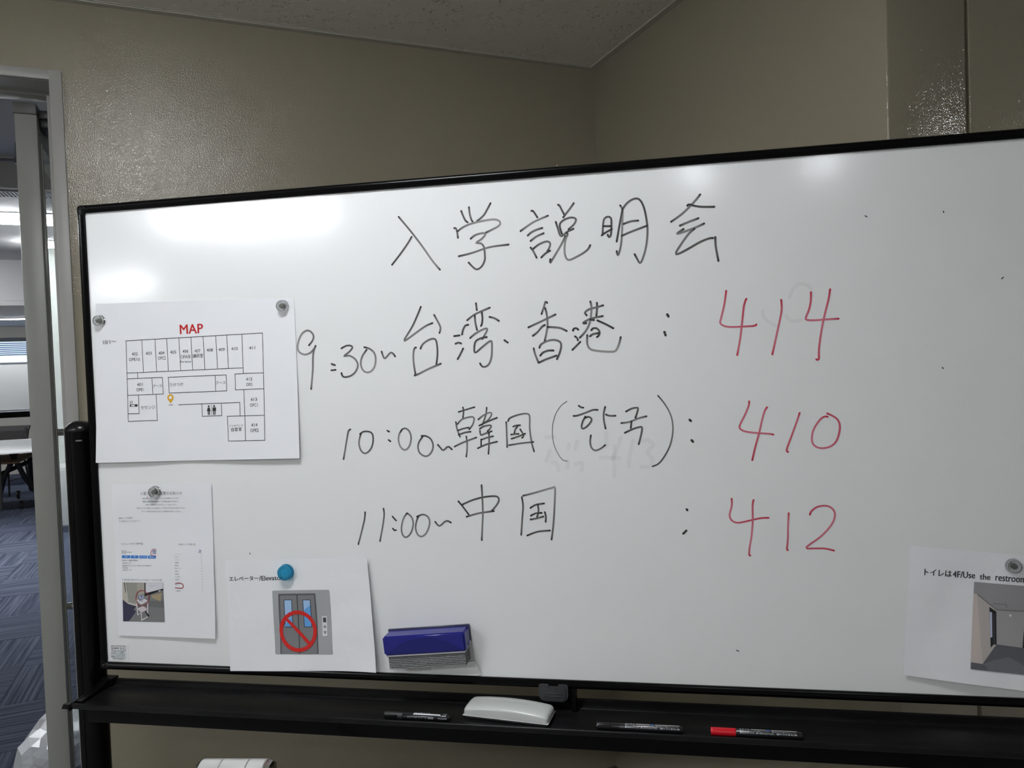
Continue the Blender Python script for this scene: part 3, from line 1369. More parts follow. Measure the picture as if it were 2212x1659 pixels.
def stripes(name, seed):
    m = mat(name, (0.1, 0.12, 0.17), 0.95, spec=0.1); n, l, b = nodes(m)
    tc = n.new('ShaderNodeTexCoord'); mp = n.new('ShaderNodeMapping'); mp.inputs['Scale'].default_value = (1, 0.014, 1)
    mp.inputs['Location'].default_value = (seed, seed * 1.7, 0)
    l.new(tc.outputs['Object'], mp.inputs[0])
    t = n.new('ShaderNodeTexNoise'); t.inputs['Scale'].default_value = 75; t.inputs['Detail'].default_value = 4; t.inputs['Roughness'].default_value = 0.65
    l.new(mp.outputs[0], t.inputs['Vector'])
    r = n.new('ShaderNodeValToRGB'); e = r.color_ramp.elements
    e[0].position = 0.42; e[0].color = (0.040, 0.048, 0.075, 1); e[1].position = 0.66; e[1].color = (0.135, 0.150, 0.20, 1)
    l.new(t.outputs[0], r.inputs[0]); l.new(r.outputs[0], b.inputs['Base Color'])
    bp = n.new('ShaderNodeBump'); bp.inputs['Strength'].default_value = 0.6; bp.inputs['Distance'].default_value = 0.004
    l.new(t.outputs[0], bp.inputs['Height']); l.new(bp.outputs[0], b.inputs['Normal'])
    return m
tile_ms = [stripes('carpet_tile_weave_%d' % i, 3.1 * i) for i in range(3)]
carpet_far = mat('far_carpet_base', (0.08, 0.095, 0.14), 0.95, spec=0.1)
def ink(name, dark, pale):
    m = mat(name, dark, 0.45, spec=0.3); n, l, b = nodes(m)
    at = n.new('ShaderNodeAttribute'); at.attribute_name = 'ink'
    mx = n.new('ShaderNodeMixRGB'); mx.inputs[1].default_value = (*pale, 1); mx.inputs[2].default_value = (*dark, 1)
    l.new(at.outputs['Fac'], mx.inputs[0]); l.new(mx.outputs[0], b.inputs['Base Color'])
    return m
INK = {'k': ink('black_marker_ink', (0.022, 0.020, 0.019), (0.34, 0.33, 0.32)),
       'r': ink('red_marker_ink', (0.50, 0.022, 0.055), (0.64, 0.22, 0.28)),
       'g': mat('wiped_ink_smudge', (0.60, 0.61, 0.60), 0.3, alpha=0.07)}
PRC = {'k': (0.03, 0.03, 0.032), 'red': (0.52, 0.015, 0.015), 'grey': (0.17, 0.17, 0.175), 'navy': (0.06, 0.08, 0.25), 'w': (0.85, 0.87, 0.9), 'green': (0.16, 0.27, 0.23),
       'line': (0.03, 0.03, 0.03), 'orange': (0.72, 0.38, 0.02), 'blue': (0.04, 0.22, 0.62), 'dred': (0.40, 0.03, 0.05), 'paper': (0.80, 0.81, 0.83),
       'p_wall': (0.338, 0.325, 0.288), 'p_wall2': (0.500, 0.463, 0.400), 'p_door': (0.300, 0.300, 0.263), 'p_dark': (0.09, 0.085, 0.08), 'p_light': (0.525, 0.512, 0.475), 'p_beige': (0.388, 0.362, 0.312),
       'p_navy': (0.045, 0.045, 0.085), 'p_floor': (0.200, 0.200, 0.200), 'p_floor2': (0.150, 0.150, 0.150), 'p_white': (0.66, 0.66, 0.70), 'p_black': (0.015, 0.015, 0.017), 'p_tan': (0.375, 0.300, 0.188), 'p_grey': (0.45, 0.45, 0.48),
       'p_w2': (0.70, 0.68, 0.68), 'p_w3': (0.62, 0.56, 0.58), 'p_scr': (0.36, 0.40, 0.55),
       'e_grey': (0.36, 0.37, 0.38), 'e_dk': (0.10, 0.10, 0.105), 'e_mid': (0.20, 0.20, 0.205), 'e_line': (0.06, 0.06, 0.065), 'e_fr': (0.04, 0.05, 0.07), 'e_bl': (0.34, 0.52, 0.76), 'e_bl2': (0.13, 0.36, 0.72),
       'e_pn': (0.66, 0.66, 0.69), 'e_blk': (0.06, 0.06, 0.065), 'e_btn': (0.22, 0.22, 0.23), 'e_red': (0.60, 0.02, 0.015),
       'r_ceil': (0.30, 0.29, 0.30), 'r_wall1': (0.46, 0.42, 0.39), 'r_wall2': (0.56, 0.49, 0.45), 'r_back': (0.36, 0.35, 0.35), 'r_door': (0.022, 0.022, 0.025), 'r_win': (0.50, 0.54, 0.68), 'r_doorpanel': (0.05, 0.05, 0.055),
       'r_floor': (0.12, 0.12, 0.13), 'r_floor2': (0.17, 0.17, 0.185), 'r_tri': (0.75, 0.75, 0.75), 'r_line': (0.10, 0.10, 0.10)}
def pm(c): return mat('print_' + c, PRC[c], 0.65, spec=0.3)

# ------------------------------------------------------------------ mesh helpers
class MB:
    """collects geometry in one frame's coordinates"""
    def __init__(s): s.v = []; s.f = []; s.sm = []; s.att = []
    def add(s, vs, fs, smooth=False):
        o = len(s.v); s.v += [tuple(p) for p in vs]
        for f in fs: s.f.append([i + o for i in f]); s.sm.append(smooth)
        return s
    def box(s, x0, x1, y0, y1, z0, z1):
        return s.add([(x0,y0,z0),(x1,y0,z0),(x1,y1,z0),(x0,y1,z0),(x0,y0,z1),(x1,y0,z1),(x1,y1,z1),(x0,y1,z1)],
                     [(3,2,1,0),(4,5,6,7),(0,1,5,4),(1,2,6,5),(2,3,7,6),(3,0,4,7)])
    def rbox(s, x0, x1, y0, y1, z0, z1, r=0.003, seg=3):
        bm = bmesh.new(); bmesh.ops.create_cube(bm, size=1.0)
        for v in bm.verts: v.co = Vector(((x0+x1)/2 + v.co.x*(x1-x0), (y0+y1)/2 + v.co.y*(y1-y0), (z0+z1)/2 + v.co.z*(z1-z0)))
        bmesh.ops.bevel(bm, geom=bm.edges[:], offset=r, segments=seg, affect='EDGES', profile=0.5)
        return s.from_bm(bm, True)
    def from_bm(s, bm, smooth=False, M=None):
        bm.verts.index_update()
        s.add([(M @ v.co if M else v.co) for v in bm.verts], [[v.index for v in f.verts] for f in bm.faces], smooth); bm.free(); return s
    def extrude(s, prof, axis, a0, a1, smooth=False):
        """prof: closed list of 2-D points; axis 0: (y,z) along x, 1: (x,z) along y, 2: (x,y) along z"""
        def mk(p, a): return (a, p[0], p[1]) if axis == 0 else ((p[0], a, p[1]) if axis == 1 else (p[0], p[1], a))
        n = len(prof); vs = [mk(p, a0) for p in prof] + [mk(p, a1) for p in prof]
        s.add(vs, [(i, (i+1) % n, n + (i+1) % n, n + i) for i in range(n)], smooth)
        s.add([mk(p, a0) for p in prof], [list(range(n))[::-1]]); s.add([mk(p, a1) for p in prof], [list(range(n))])
        return s
    def tube(s, pts, r, n=10, cap=True):
        pts = [Vector(p) for p in pts]; rings = []; up = None
        rr = r if isinstance(r, (list, tuple)) else [r] * len(pts)
        for i, p in enumerate(pts):
            d = (pts[min(i+1, len(pts)-1)] - pts[max(i-1, 0)]).normalized()
            if up is None:
                up = Vector((0,0,1)) if abs(d.z) < 0.9 else Vector((1,0,0))
            a = d.cross(up).normalized(); b_ = a.cross(d).normalized(); up = b_
            rings.append([p + a*math.cos(t)*rr[i] + b_*math.sin(t)*rr[i] for t in [2*math.pi*k/n for k in range(n)]])
        vs = [v for ring in rings for v in ring]; fs = []
        for i in range(len(rings)-1):
            for k in range(n): fs.append((i*n+k, i*n+(k+1) % n, (i+1)*n+(k+1) % n, (i+1)*n+k))
        s.add(vs, fs, True)
        if cap:
            s.add(rings[0], [list(range(n))[::-1]]); s.add(rings[-1], [list(range(n))])
        return s
    def lathe(s, prof, c, axis, n=24, smooth=True):
        """prof: list of (radius, along); axis unit vector; c centre"""
        c = Vector(c); d = Vector(axis).normalized(); a = d.cross(Vector((0,0,1)) if abs(d.z) < 0.9 else Vector((1,0,0))).normalized(); b_ = d.cross(a)
        vs = []; fs = []
        for (r, h) in prof:
            for k in range(n):
                t = 2*math.pi*k/n; vs.append(c + d*h + (a*math.cos(t) + b_*math.sin(t))*r)
        for i in range(len(prof)-1):
            for k in range(n): fs.append((i*n+k, i*n+(k+1) % n, (i+1)*n+(k+1) % n, (i+1)*n+k))
        s.add(vs, fs, smooth)
        if prof[0][0] > 1e-6: s.add(vs[:n], [list(range(n))[::-1]])
        if prof[-1][0] > 1e-6: s.add(vs[-n:], [list(range(n))])
        return s
class Frame:
    def __init__(s, ox, oy, ang): s.o = (ox, oy); s.a = ang
    def world(s, p):
        c, n = math.cos(s.a), math.sin(s.a)
        return (s.o[0] + p[0]*c - p[1]*n, s.o[1] + p[0]*n + p[1]*c, p[2])
FB = Frame(P0[0], P0[1], RB)      # whiteboard: x along the board, y away from the viewer, z up from the floor
FW = Frame(KX[0], KX[1], RA)      # room: x along the left wall from the corner, y beyond that wall, z up
ZB = P0[2]                        # height of the lower edge of the writing surface
OFF = {}
def tag(o, label=None, cat=None, group=None, kind=None):
    if label: o['label'] = label
    if cat: o['category'] = cat
    if group: o['group'] = group
    if kind: o['kind'] = kind
    return o
def root(name, F, at, label=None, cat=None, group=None, kind=None):
    o = bpy.data.objects.new(name, None); COL.objects.link(o); o.empty_display_size = 0.05
    o.location = F.world(at); o.rotation_euler = (0, 0, F.a); OFF[o] = Vector(at)
    return tag(o, label, cat, group, kind)
def mesh_of(mb, off, name, m):
    me = bpy.data.meshes.new(name); me.from_pydata([(p[0]-off[0], p[1]-off[1], p[2]-off[2]) for p in mb.v], [], mb.f)
    me.polygons.foreach_set('use_smooth', mb.sm); 
    if mb.att:
        a = me.attributes.new('ink', 'FLOAT', 'POINT'); a.data.foreach_set('value', mb.att)
    me.validate(); me.update()
    if m: me.materials.append(m)
    return me
def part(name, mb, m, parent, label=None, kind=None, sharp=True):
    off = OFF[parent]; o = bpy.data.objects.new(name, mesh_of(mb, off, name, m)); COL.objects.link(o); o.parent = parent; OFF[o] = off
    if sharp and any(mb.sm): o.data.set_sharp_from_angle(angle=math.radians(40))
    return tag(o, label, None, None, kind)
def solid(name, mb, m, F, at, label=None, cat=None, group=None, kind=None):
    o = bpy.data.objects.new(name, mesh_of(mb, at, name, m)); COL.objects.link(o)
    o.location = F.world(at); o.rotation_euler = (0, 0, F.a); OFF[o] = Vector(at)
    if any(mb.sm): o.data.set_sharp_from_angle(angle=math.radians(40))
    return tag(o, label, cat, group, kind)
def copy_tree(o, parent=None):
    c = o.copy(); COL.objects.link(c); c.parent = parent; OFF[c] = OFF[o]
    for ch in list(o.children): copy_tree(ch, c)
    return c

# ------------------------------------------------------------------ the room shell
H = 2.45; WT = 0.15                       # ceiling height, wall thickness
DR, DL, DT = -1.627, -2.62, 2.236         # doorway: right side, left side, top
EDGE = 1.191                              # length of the right wall from the corner
def S(name, mb, m, at=(0, 0, 0)): return solid(name, mb, m, FW, at, kind='structure')
S('floor', MB().box(-10, 6, -7.0, 0.07, -0.05, 0), carpet_room)
PX, PY = 2.4, 1.3                          # the pitted boards nearest the corner carry real fissures
ceil_o = S('ceiling', MB().box(-10, -PX, -7.0, 0.0, H, H + 0.04).box(-PX, 6, -7.0, -PY, H, H + 0.04).box(0, 6, -PY, 0.0, H, H + 0.04).box(-PX, 0, -PY, 0, H + 0.02, H + 0.04), ceil_m)
def fissured_board():
    import numpy as np
    st = 0.0025; nx, ny = int(PX / st), int(PY / st); rg = np.random.default_rng(5); dep = np.zeros((ny + 1, nx + 1), np.float32)
    for _ in range(4200):
        x, y = rg.uniform(0.01, PX - 0.01), rg.uniform(0.01, PY - 0.01)
        L = 0.0015 if rg.random() < 0.35 else rg.uniform(0.005, 0.020); a = rg.normal(0.1, 0.45); d = rg.uniform(0.005, 0.010)
        for k in range(int(L / 0.0015) + 1):
            i_, j_ = int(round(x / st)), int(round(y / st))
            if 1 <= i_ < nx and 1 <= j_ < ny: dep[j_, i_] = max(dep[j_, i_], d)
            a += rg.normal(0, 0.25); x += 0.0015 * np.cos(a); y += 0.0015 * np.sin(a)
    gx, gy = np.meshgrid(np.linspace(-PX, 0, nx + 1), np.linspace(-PY, 0, ny + 1))
    co = np.stack([gx, gy, H + dep], -1).reshape(-1, 3).astype(np.float32)
    q = (np.arange(ny)[:, None] * (nx + 1) + np.arange(nx)[None, :]).reshape(-1)
    f = np.stack([q, q + nx + 1, q + nx + 2, q + 1], -1).astype(np.int32)
    me = bpy.data.meshes.new('fissured_board'); me.vertices.add(len(co)); me.vertices.foreach_set('co', co.ravel())
    me.loops.add(f.size); me.loops.foreach_set('vertex_index', f.ravel()); me.polygons.add(len(f)); me.polygons.foreach_set('loop_start', np.arange(0, f.size, 4, dtype=np.int32))
    me.update(calc_edges=True); me.validate(); me.materials.append(ceil_m)
    o = bpy.data.objects.new('fissured_board', me); COL.objects.link(o); o.parent = ceil_o; OFF[o] = OFF[ceil_o]
fissured_board()
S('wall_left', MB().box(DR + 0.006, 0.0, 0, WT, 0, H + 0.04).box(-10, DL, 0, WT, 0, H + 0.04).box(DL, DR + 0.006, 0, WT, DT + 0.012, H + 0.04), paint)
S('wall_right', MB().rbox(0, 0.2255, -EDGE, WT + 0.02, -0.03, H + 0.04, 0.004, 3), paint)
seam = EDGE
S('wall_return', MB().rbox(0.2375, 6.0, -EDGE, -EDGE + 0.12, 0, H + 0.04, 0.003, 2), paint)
S('trim_3', MB().box(0.2250, 0.2380, -EDGE + 0.008, -EDGE + 0.11, 0, H), paint)
S('wall_back', MB().box(-10, 6, -7.1, -7.0, 0, H + 0.04), paint_white)
S('wall_side', MB().box(-10.1, -10, -7.0, 0.15, 0, H + 0.04), paint_white)
S('wall_far_right', MB().box(6, 6.1, -7.0, -EDGE + 0.12, 0, H + 0.04), paint_white)
# angle trim where the ceiling meets the walls
S('trim_1', MB().extrude([(0.0, H - 0.004), (-0.022, H - 0.004), (-0.022, H - 0.0015), (-0.0025, H - 0.0015), (-0.0025, H + 0.01), (0.0, H + 0.01)], 0, -10, 0).box(-10, -0.022, -0.026, -0.022, H - 0.0012, H + 0.002), trim_m)
S('trim_2', MB().box(-0.022, 0.0, -EDGE, -0.022, H - 0.004, H + 0.001), trim_m)
S('baseboard_left', MB().box(DR + 0.03, 0.0, -0.006, 0.0, 0, 0.02), mat('baseboard_vinyl', (0.10, 0.09, 0.08), 0.5))
S('baseboard_right', MB().box(-0.006, 0.0, -EDGE, -0.006, 0, 0.02), MATS['baseboard_vinyl'])

# ------------------------------------------------------------------ doorway: casing, stop, open glazed leaf
d1 = root('door_1', FW, (DR, 0, 0), 'pale painted door frame with an open glazed leaf leading to the blue-carpeted office', None, None, 'structure')
cw, cp = 0.030, 0.010
part('door_casing', MB().rbox(DR, DR + cw, -cp, 0.03, 0, DT + 0.026, 0.002, 2), casing_m, d1)
part('door_casing', MB().rbox(DL - cw, DL, -cp, 0.03, 0, DT + 0.026, 0.002, 2), casing_m, d1)
part('door_header', MB().rbox(DL, DR + 0.002, -cp, 0.03, DT, DT + 0.026, 0.002, 2), casing_m, d1)
part('door_jamb', MB().box(DR - 0.001, DR + 0.008, 0.001, 0.150, 0, DT), casing_m, d1)
part('door_stop', MB().rbox(-1.649, DR, 0.089, 0.118, 0, DT - 0.009, 0.0015, 2), casing_m, d1)
part('door_stop', MB().rbox(-1.643, DR + 0.001, 0.118, 0.152, 0, DT - 0.009, 0.0015, 2), casing_m, d1)
part('door_stop', MB().rbox(DL, DR, 0.089, 0.150, DT - 0.0095, DT + 0.005, 0.0015, 2), casing_m, d1)
part('door_soffit', MB().box(DL, DR, 0.0, 0.092, DT - 0.001, DT + 0.012), casing_m, d1)
LX0, LX1, LY0, LY1, LT = -1.7345, -1.681, 0.130, 0.90, 2.216
leaf = part('leaf_stile', MB().rbox(LX0, LX1, LY0, LY0 + 0.052, 0.012, LT - 0.032, 0.003, 2), stile_m, d1, 'grey painted edge of the open leaf')
part('leaf_end_cap', MB().rbox(LX0 - 0.003, LX1, LY0 - 0.002, LY0 + 0.052, LT - 0.032, LT, 0.003, 2), mat('pivot_cap', (0.11, 0.11, 0.10), 0.45), d1)
part('leaf_stile', MB().rbox(LX0, LX1, LY1 - 0.052, LY1, 0.012, LT, 0.003, 2), stile_m, d1)
part('leaf_rail', MB().box(LX0 + 0.003, LX1 - 0.003, LY0 + 0.052, LY1 - 0.052, LT - 0.10, LT), stile_m, d1)
part('leaf_rail', MB().box(LX0 + 0.003, LX1 - 0.003, LY0 + 0.052, LY1 - 0.052, 0.012, 0.11), stile_m, d1)
part('leaf_bead', MB().box(LX1 - 0.004, LX1 + 0.002, LY0 + 0.046, LY0 + 0.058, 0.11, LT - 0.10), mat('glazing_bead', (0.26, 0.25, 0.21), 0.5), d1)
part('glass_pane', MB().box(LX1 - 0.016, LX1 - 0.010, LY0 + 0.05, LY1 - 0.05, 0.108, LT - 0.098), glass_m, d1)
hb = part('pull_handle', MB().tube([(LX1 + 0.045, 0.235, 0.70), (LX1 + 0.045, 0.235, 1.375)], 0.0125, 16), chrome, d1, 'long vertical chrome pull handle')
for z in (0.783, 1.296):
    part('handle_standoff', MB().tube([(LX1 - 0.012, 0.235, z), (LX1 + 0.045, 0.235, z)], 0.010, 14).lathe([(0.016, 0), (0.016, 0.006)], (LX1 - 0.010, 0.235, z), (1, 0, 0), 18), chrome, hb)
part('closer_arm', MB().rbox(LX1 + 0.001, LX1 + 0.032, 0.152, 0.30, LT - 0.036, LT - 0.012, 0.003, 2).rbox(LX1 + 0.003, LX1 + 0.030, 0.16, 0.29, LT - 0.058, LT - 0.036, 0.003, 2), dark_metal, d1, 'dark door closer on the leaf')

# ------------------------------------------------------------------ office beyond the doorway
S('floor_far', MB().box(-9, 3, 0.07, 12.2, -0.05, -0.004), carpet_far)
fl = root('floor_far_tiles', FW, (-3, 3, 0), None, None, None, 'structure')
TS = 0.5; tile_me = None; tiles = []
bm = bmesh.new(); bmesh.ops.create_cube(bm, size=1.0)
for v in bm.verts: v.co = Vector((v.co.x * (TS - 0.0015), v.co.y * (TS - 0.0015), v.co.z * 0.006 - 0.0025))
bmesh.ops.bevel(bm, geom=[e for e in bm.edges if all(v.co.z > 0 for v in e.verts)], offset=0.0015, segments=1, affect='EDGES')
tmes = []
for i in range(3):
    me = bpy.data.meshes.new('carpet_tile'); bm.to_mesh(me); me.materials.append(tile_ms[i]); tmes.append(me)
bm.free()
for i in range(10):
    for j in range(17):
        x = -5.2 + TS * (i + 0.5); y = 0.16 + TS * (j + 0.5)
        if x > -0.9 - 0.0 * y or x < -1.75 - 0.62 * y - 0.6 or x > -1.2 - 0.30 * y + 0.55: continue
        o = bpy.data.objects.new('carpet_tile', tmes[(i * 5 + j * 3) % 3]); COL.objects.link(o); o.parent = fl
        o.location = (x + 3, y - 3, 0); o.rotation_euler = (0, 0, 0 if (i + j) % 2 else math.pi / 2)
S('ceiling_far', MB().box(-9, 3, 3.62, 7.15, 2.74, 2.80).box(-9, 3, 7.15, 11.6, 2.30, 2.36), ceil_far)
S('ceiling_far_pocket', MB().box(-9, 3, 1.35, 3.62, 2.94, 3.0), ceil_far)
S('ceiling_soffit', MB().box(-9, 3, WT, 1.35, H + 0.0, 3.0), ceil_far)
S('wall_far_beam', MB().box(-9, 3, 3.60, 3.66, 2.735, 3.0), paint_far)
S('wall_far_bulkhead', MB().box(-9, 3, 7.13, 7.25, 2.255, 2.80), ceil_far)
S('trim_4', MB().box(-9, 3, 7.115, 7.13, 2.255, 2.275).box(-9, 3, 7.12, 7.13, 2.31, 2.316), ceil_far)
WX0, WX1, WZ0, WZ1 = -5.26, -3.2, 1.0, 2.13
S('wall_far', MB().box(-9, WX0, 11.5, 11.65, 0, 2.36).box(WX1, 3, 11.5, 11.65, 0, 2.36).box(WX0, WX1, 11.5, 11.65, 0, WZ0).box(WX0, WX1, 11.5, 11.65, WZ1, 2.36), paint_far)
S('wall_far_side', MB().box(-9.1, -9, WT, 11.6, 0, 3.0), paint_far)
S('wall_far_opposite', MB().box(3, 3.1, WT, 11.6, 0, 3.0), paint_far)
S('wall_far_pillar', MB().box(-5.75, -5.27, 11.0, 11.5, 0, 2.30), mat('pillar_paint', (0.62, 0.62, 0.60), 0.6))
w1 = root('window_1', FW, (WX0, 11.55, WZ0), 'office window with pale blue horizontal blind', None, None, 'structure')
wf = mat('window_frame_dark', (0.10, 0.12, 0.14), 0.4)
part('window_frame', MB().box(WX0, WX0 + 0.04, 11.53, 11.6, WZ0, WZ1).box(WX1 - 0.04, WX1, 11.53, 11.6, WZ0, WZ1).box(WX0, WX1, 11.53, 11.6, WZ1 - 0.06, WZ1).box(WX0, WX1, 11.53, 11.6, WZ0, WZ0 + 0.04), wf, w1)
part('window_pane', MB().box(WX0 + 0.04, WX1 - 0.04, 11.57, 11.576, WZ0 + 0.04, WZ1 - 0.06), glass_m, w1)
bl_m = mat('blind_slat_blue', (0.50, 0.62, 0.84), 0.5, emit=0.0)
z = WZ1 - 0.08
while z > WZ0 + 0.05:
    full = z > 1.86
    part('blind_slat', MB().extrude([(11.50, z), (11.525, z - 0.016), (11.526, z - 0.0145), (11.501, z + 0.0015)], 0, WX0 + 0.02, (WX1 - 0.02) if full else WX0 + 0.32), bl_m, w1)
    z -= 0.03

def line_light(x0, x1, y, z, w, label, power, group):
    t = root('ceiling_light', FW, ((x0 + x1) / 2, y, z), label, 'light', group)
    part('housing', MB().box(x0 - 0.02, x1 + 0.02, y - w/2 - 0.02, y + w/2 + 0.02, z - 0.012, z + 0.003), mat('lamp_housing', (0.8, 0.8, 0.78), 0.5), t)
    part('diffuser', MB().rbox(x0, x1, y - w/2, y + w/2, z - (0.050 if w > 0.1 else 0.022), z - 0.010, 0.003, 2), mat('lamp_diffuser_%g' % power, (0.9, 0.9, 0.9), 0.5, emit=power), t)
    return t
line_light(-4.6, -1.9, 4.60, 2.74, 0.26, 'long bright ceiling light behind the beige beam of the office', P_FAR, 'office ceiling lights')
line_light(-6.5, -2.5, 9.6, 2.30, 0.05, 'thin bright ceiling light in front of the blue office window', P_FAR, 'office ceiling lights')
line_light(-2.75, -1.5, 5.85, 2.74, 0.16, 'short bright ceiling light in front of the white partition, seen past the door leaf', P_FAR, 'office ceiling lights')
S('wall_far_partition', MB().box(-2.77, 0.5, 6.30, 6.38, 0, 2.74), mat('partition_white', (0.62, 0.65, 0.61), 0.5))
wc_ = root('white_cabinet', FW, (-2.35, 6.05, 0), 'low white cabinet in front of the white partition, seen past the door leaf', 'cabinet')
part('body', MB().rbox(-2.72, -1.9, 5.86, 6.29, 0.06, 0.62, 0.004, 2), mat('cabinet_white', (0.68, 0.68, 0.67), 0.4), wc_)
for k in (0, 1):
    dr_ = part('door', MB().rbox(-2.712 + 0.405*k, -2.316 + 0.405*k, 5.845, 5.862, 0.07, 0.60, 0.003, 2), MATS['cabinet_white'], wc_)
    part('handle', MB().rbox(-2.36 + 0.075*k, -2.345 + 0.075*k, 5.835, 5.846, 0.36, 0.48, 0.002, 1), chrome, dr_)
part('plinth', MB().box(-2.70, -1.92, 5.89, 6.28, 0.0, 0.06), dark_metal, wc_)
pp = root('conduit_pipe', FW, (-3.0, 3.3, 2.80), 'thin grey conduit pipe under the raised ceiling of the office', 'pipe')
part('pipe', MB().tube([(-6, 3.25, 2.83), (-0.5, 3.25, 2.83)], 0.010, 10), mat('conduit_steel', (0.25, 0.25, 0.25), 0.4, 0.6), pp)
for x in (-2.95, -2.31, -1.6):
    part('pipe_clip', MB().box(x - 0.012, x + 0.012, 3.235, 3.265, 2.812, 2.845).box(x - 0.006, x + 0.006, 3.244, 3.256, 2.84, 2.94), MATS['conduit_steel'], pp)
av = root('air_vent', FW, (-2.35, 3.75, 2.73), 'slatted air vent in the office ceiling next to the beige beam', 'vent')
part('vent_frame', MB().box(-2.56, -1.75, 3.69, 3.70, 2.728, 2.742).box(-2.56, -1.75, 3.86, 3.87, 2.728, 2.742).box(-2.56, -2.55, 3.69, 3.87, 2.728, 2.742), mat('vent_paint', (0.5, 0.5, 0.5), 0.5), av)
part('vent_backing', MB().box(-2.56, -1.75, 3.69, 3.87, 2.736, 2.743), MATS['vent_paint'], av)
for k in range(34): part('vent_slat', MB().box(-2.545 + k*0.023, -2.536 + k*0.023, 3.70, 3.86, 2.728, 2.737), MATS['vent_paint'], av)

# table on castors, chairs, second whiteboard, wrapped parcel
tt = root('folding_table', FW, (-3.3, 7.7, 0), 'white-topped folding table on castors seen through the doorway', 'table')
TX0, TX1, TY0, TY1 = -3.95, -2.72, 6.90, 8.75
part('table_top', MB().rbox(TX0, TX1, TY0, TY1, 0.695, 0.722, 0.006, 2), mat('table_laminate', (0.84, 0.84, 0.82), 0.35), tt)
for y in (7.05, 8.6):
    part('leg_post', MB().tube([(-3.33, y, 0.69), (-3.33, y, 0.10)], 0.03, 10), dark_metal, tt)
for (xa, xb) in ((-3.55, -3.27), (-3.10, -3.32)):
    part('leg', MB().tube([(xb, 7.62, 0.66), ((xa + xb)/2, 7.65, 0.36), (xa + 0.06, 7.68, 0.07)], 0.027, 10), dark_metal, tt)
part('crossbar', MB().tube([(-3.9, 7.5, 0.22), (-3.0, 7.9, 0.60)], 0.025, 8), dark_metal, tt)
part('under_shelf', MB().box(-3.85, -3.2, 7.3, 8.3, 0.555, 0.575), mat('shelf_wood', (0.42, 0.27, 0.12), 0.5), tt)
for (x, y) in ((-3.475, 7.68), (-3.265, 7.70), (-3.47, 8.6), (-3.22, 8.6)):
    c = part('castor', MB().lathe([(0.036, -0.014), (0.040, -0.008), (0.040, 0.008), (0.036, 0.014)], (x, y, 0.041), (1, 0, 0), 16), dark_metal, tt)
    part('castor_fork', MB().box(x - 0.018, x + 0.018, y - 0.012, y + 0.02, 0.06, 0.10), dark_metal, c)
def chair(x, y, ang, label):
    F = Frame(*FW.world((x, y, 0))[:2], FW.a + ang)
    t = root('office_chair', F, (0, 0, 0), label, 'chair', 'office chairs around the white table')
    part('seat', MB().rbox(-0.22, 0.22, -0.21, 0.21, 0.43, 0.46, 0.012, 2), mat('chair_seat_wood', (0.40, 0.25, 0.11), 0.5), t)
    part('backrest', MB().extrude([(-0.20, 0.62), (-0.26, 0.80), (-0.30, 0.86), (-0.275, 0.865), (-0.235, 0.80), (-0.175, 0.62)], 0, -0.23, 0.23), mat('chair_mesh_charcoal', (0.05, 0.047, 0.047), 0.7), t)
    for sx in (-0.2, 0.2):
        part('back_post', MB().tube([(sx, -0.17, 0.44), (sx, -0.24, 0.84)], 0.011, 8), dark_metal, t)
        part('leg', MB().tube([(sx, 0.17, 0.44), (sx * 1.1, 0.21, 0.0)], 0.011, 8), dark_metal, t)
        part('leg', MB().tube([(sx, -0.17, 0.44), (sx * 1.1, -0.24, 0.0)], 0.011, 8), dark_metal, t)
        part('leg_stretcher', MB().tube([(sx * 1.05, 0.19, 0.20), (sx * 1.05, -0.20, 0.20)], 0.008, 8), dark_metal, t)
    return t
chair(-3.75, 9.12, math.pi - 0.35, 'charcoal office chair behind the far end of the white table')
chair(-4.45, 7.9, -math.pi / 2, 'charcoal office chair pushed up to the long side of the white table')
chair(-3.05, 9.15, math.pi + 0.15, 'charcoal office chair between the white table end and the second whiteboard post')
fw_ = root('rolling_whiteboard', FW, (-4.3, 9.95, 0), 'second whiteboard with black tray standing behind the office table', 'whiteboard')
part('writing_surface', MB().box(-5.6, -3.2, 9.94, 9.965, 1.06, 1.70), board_m, fw_)
part('frame', MB().box(-5.62, -3.18, 9.93, 9.975, 1.70, 1.712).box(-5.62, -3.2, 9.93, 9.975, 1.04, 1.06).box(-3.2, -3.18, 9.93, 9.975, 1.04, 1.70).box(-5.62, -5.6, 9.93, 9.975, 1.04, 1.70), mat('satin_aluminium', (0.55, 0.58, 0.62), 0.3, 0.8), fw_)
part('tray', MB().box(-5.6, -3.2, 9.86, 9.95, 0.95, 1.03), black_al, fw_)
for x in (-5.55, -3.25):
    part('post', MB().box(x - 0.02, x + 0.02, 9.95, 9.98, 0.04, 1.05), black_al, fw_)
    part('foot', MB().box(x - 0.025, x + 0.025, 9.72, 10.22, 0.0, 0.045), black_al, fw_)
def lump(x, y, z, rx, ry, rz, seed):
    bm = bmesh.new(); bmesh.ops.create_icosphere(bm, subdivisions=3, radius=1.0); rnd = random.Random(seed)
    for v in bm.verts:
        k = 1 + 0.10 * math.sin(7*v.co.x + 3*v.co.y + seed) + 0.09 * math.sin(9*v.co.y - 5*v.co.z) + rnd.uniform(-0.05, 0.05)
        q = v.co * k; v.co = Vector((x + max(-0.9, min(0.9, q.x)) * rx, y + max(-0.9, min(0.9, q.y)) * ry, max(0.0, z + max(-1, min(0.85, q.z)) * rz)))
    return bm
pb = root('wrapped_parcel', FW, (-1.86, 1.02, 0), 'low white plastic-wrapped parcel on the blue carpet behind the open door leaf', 'parcel')
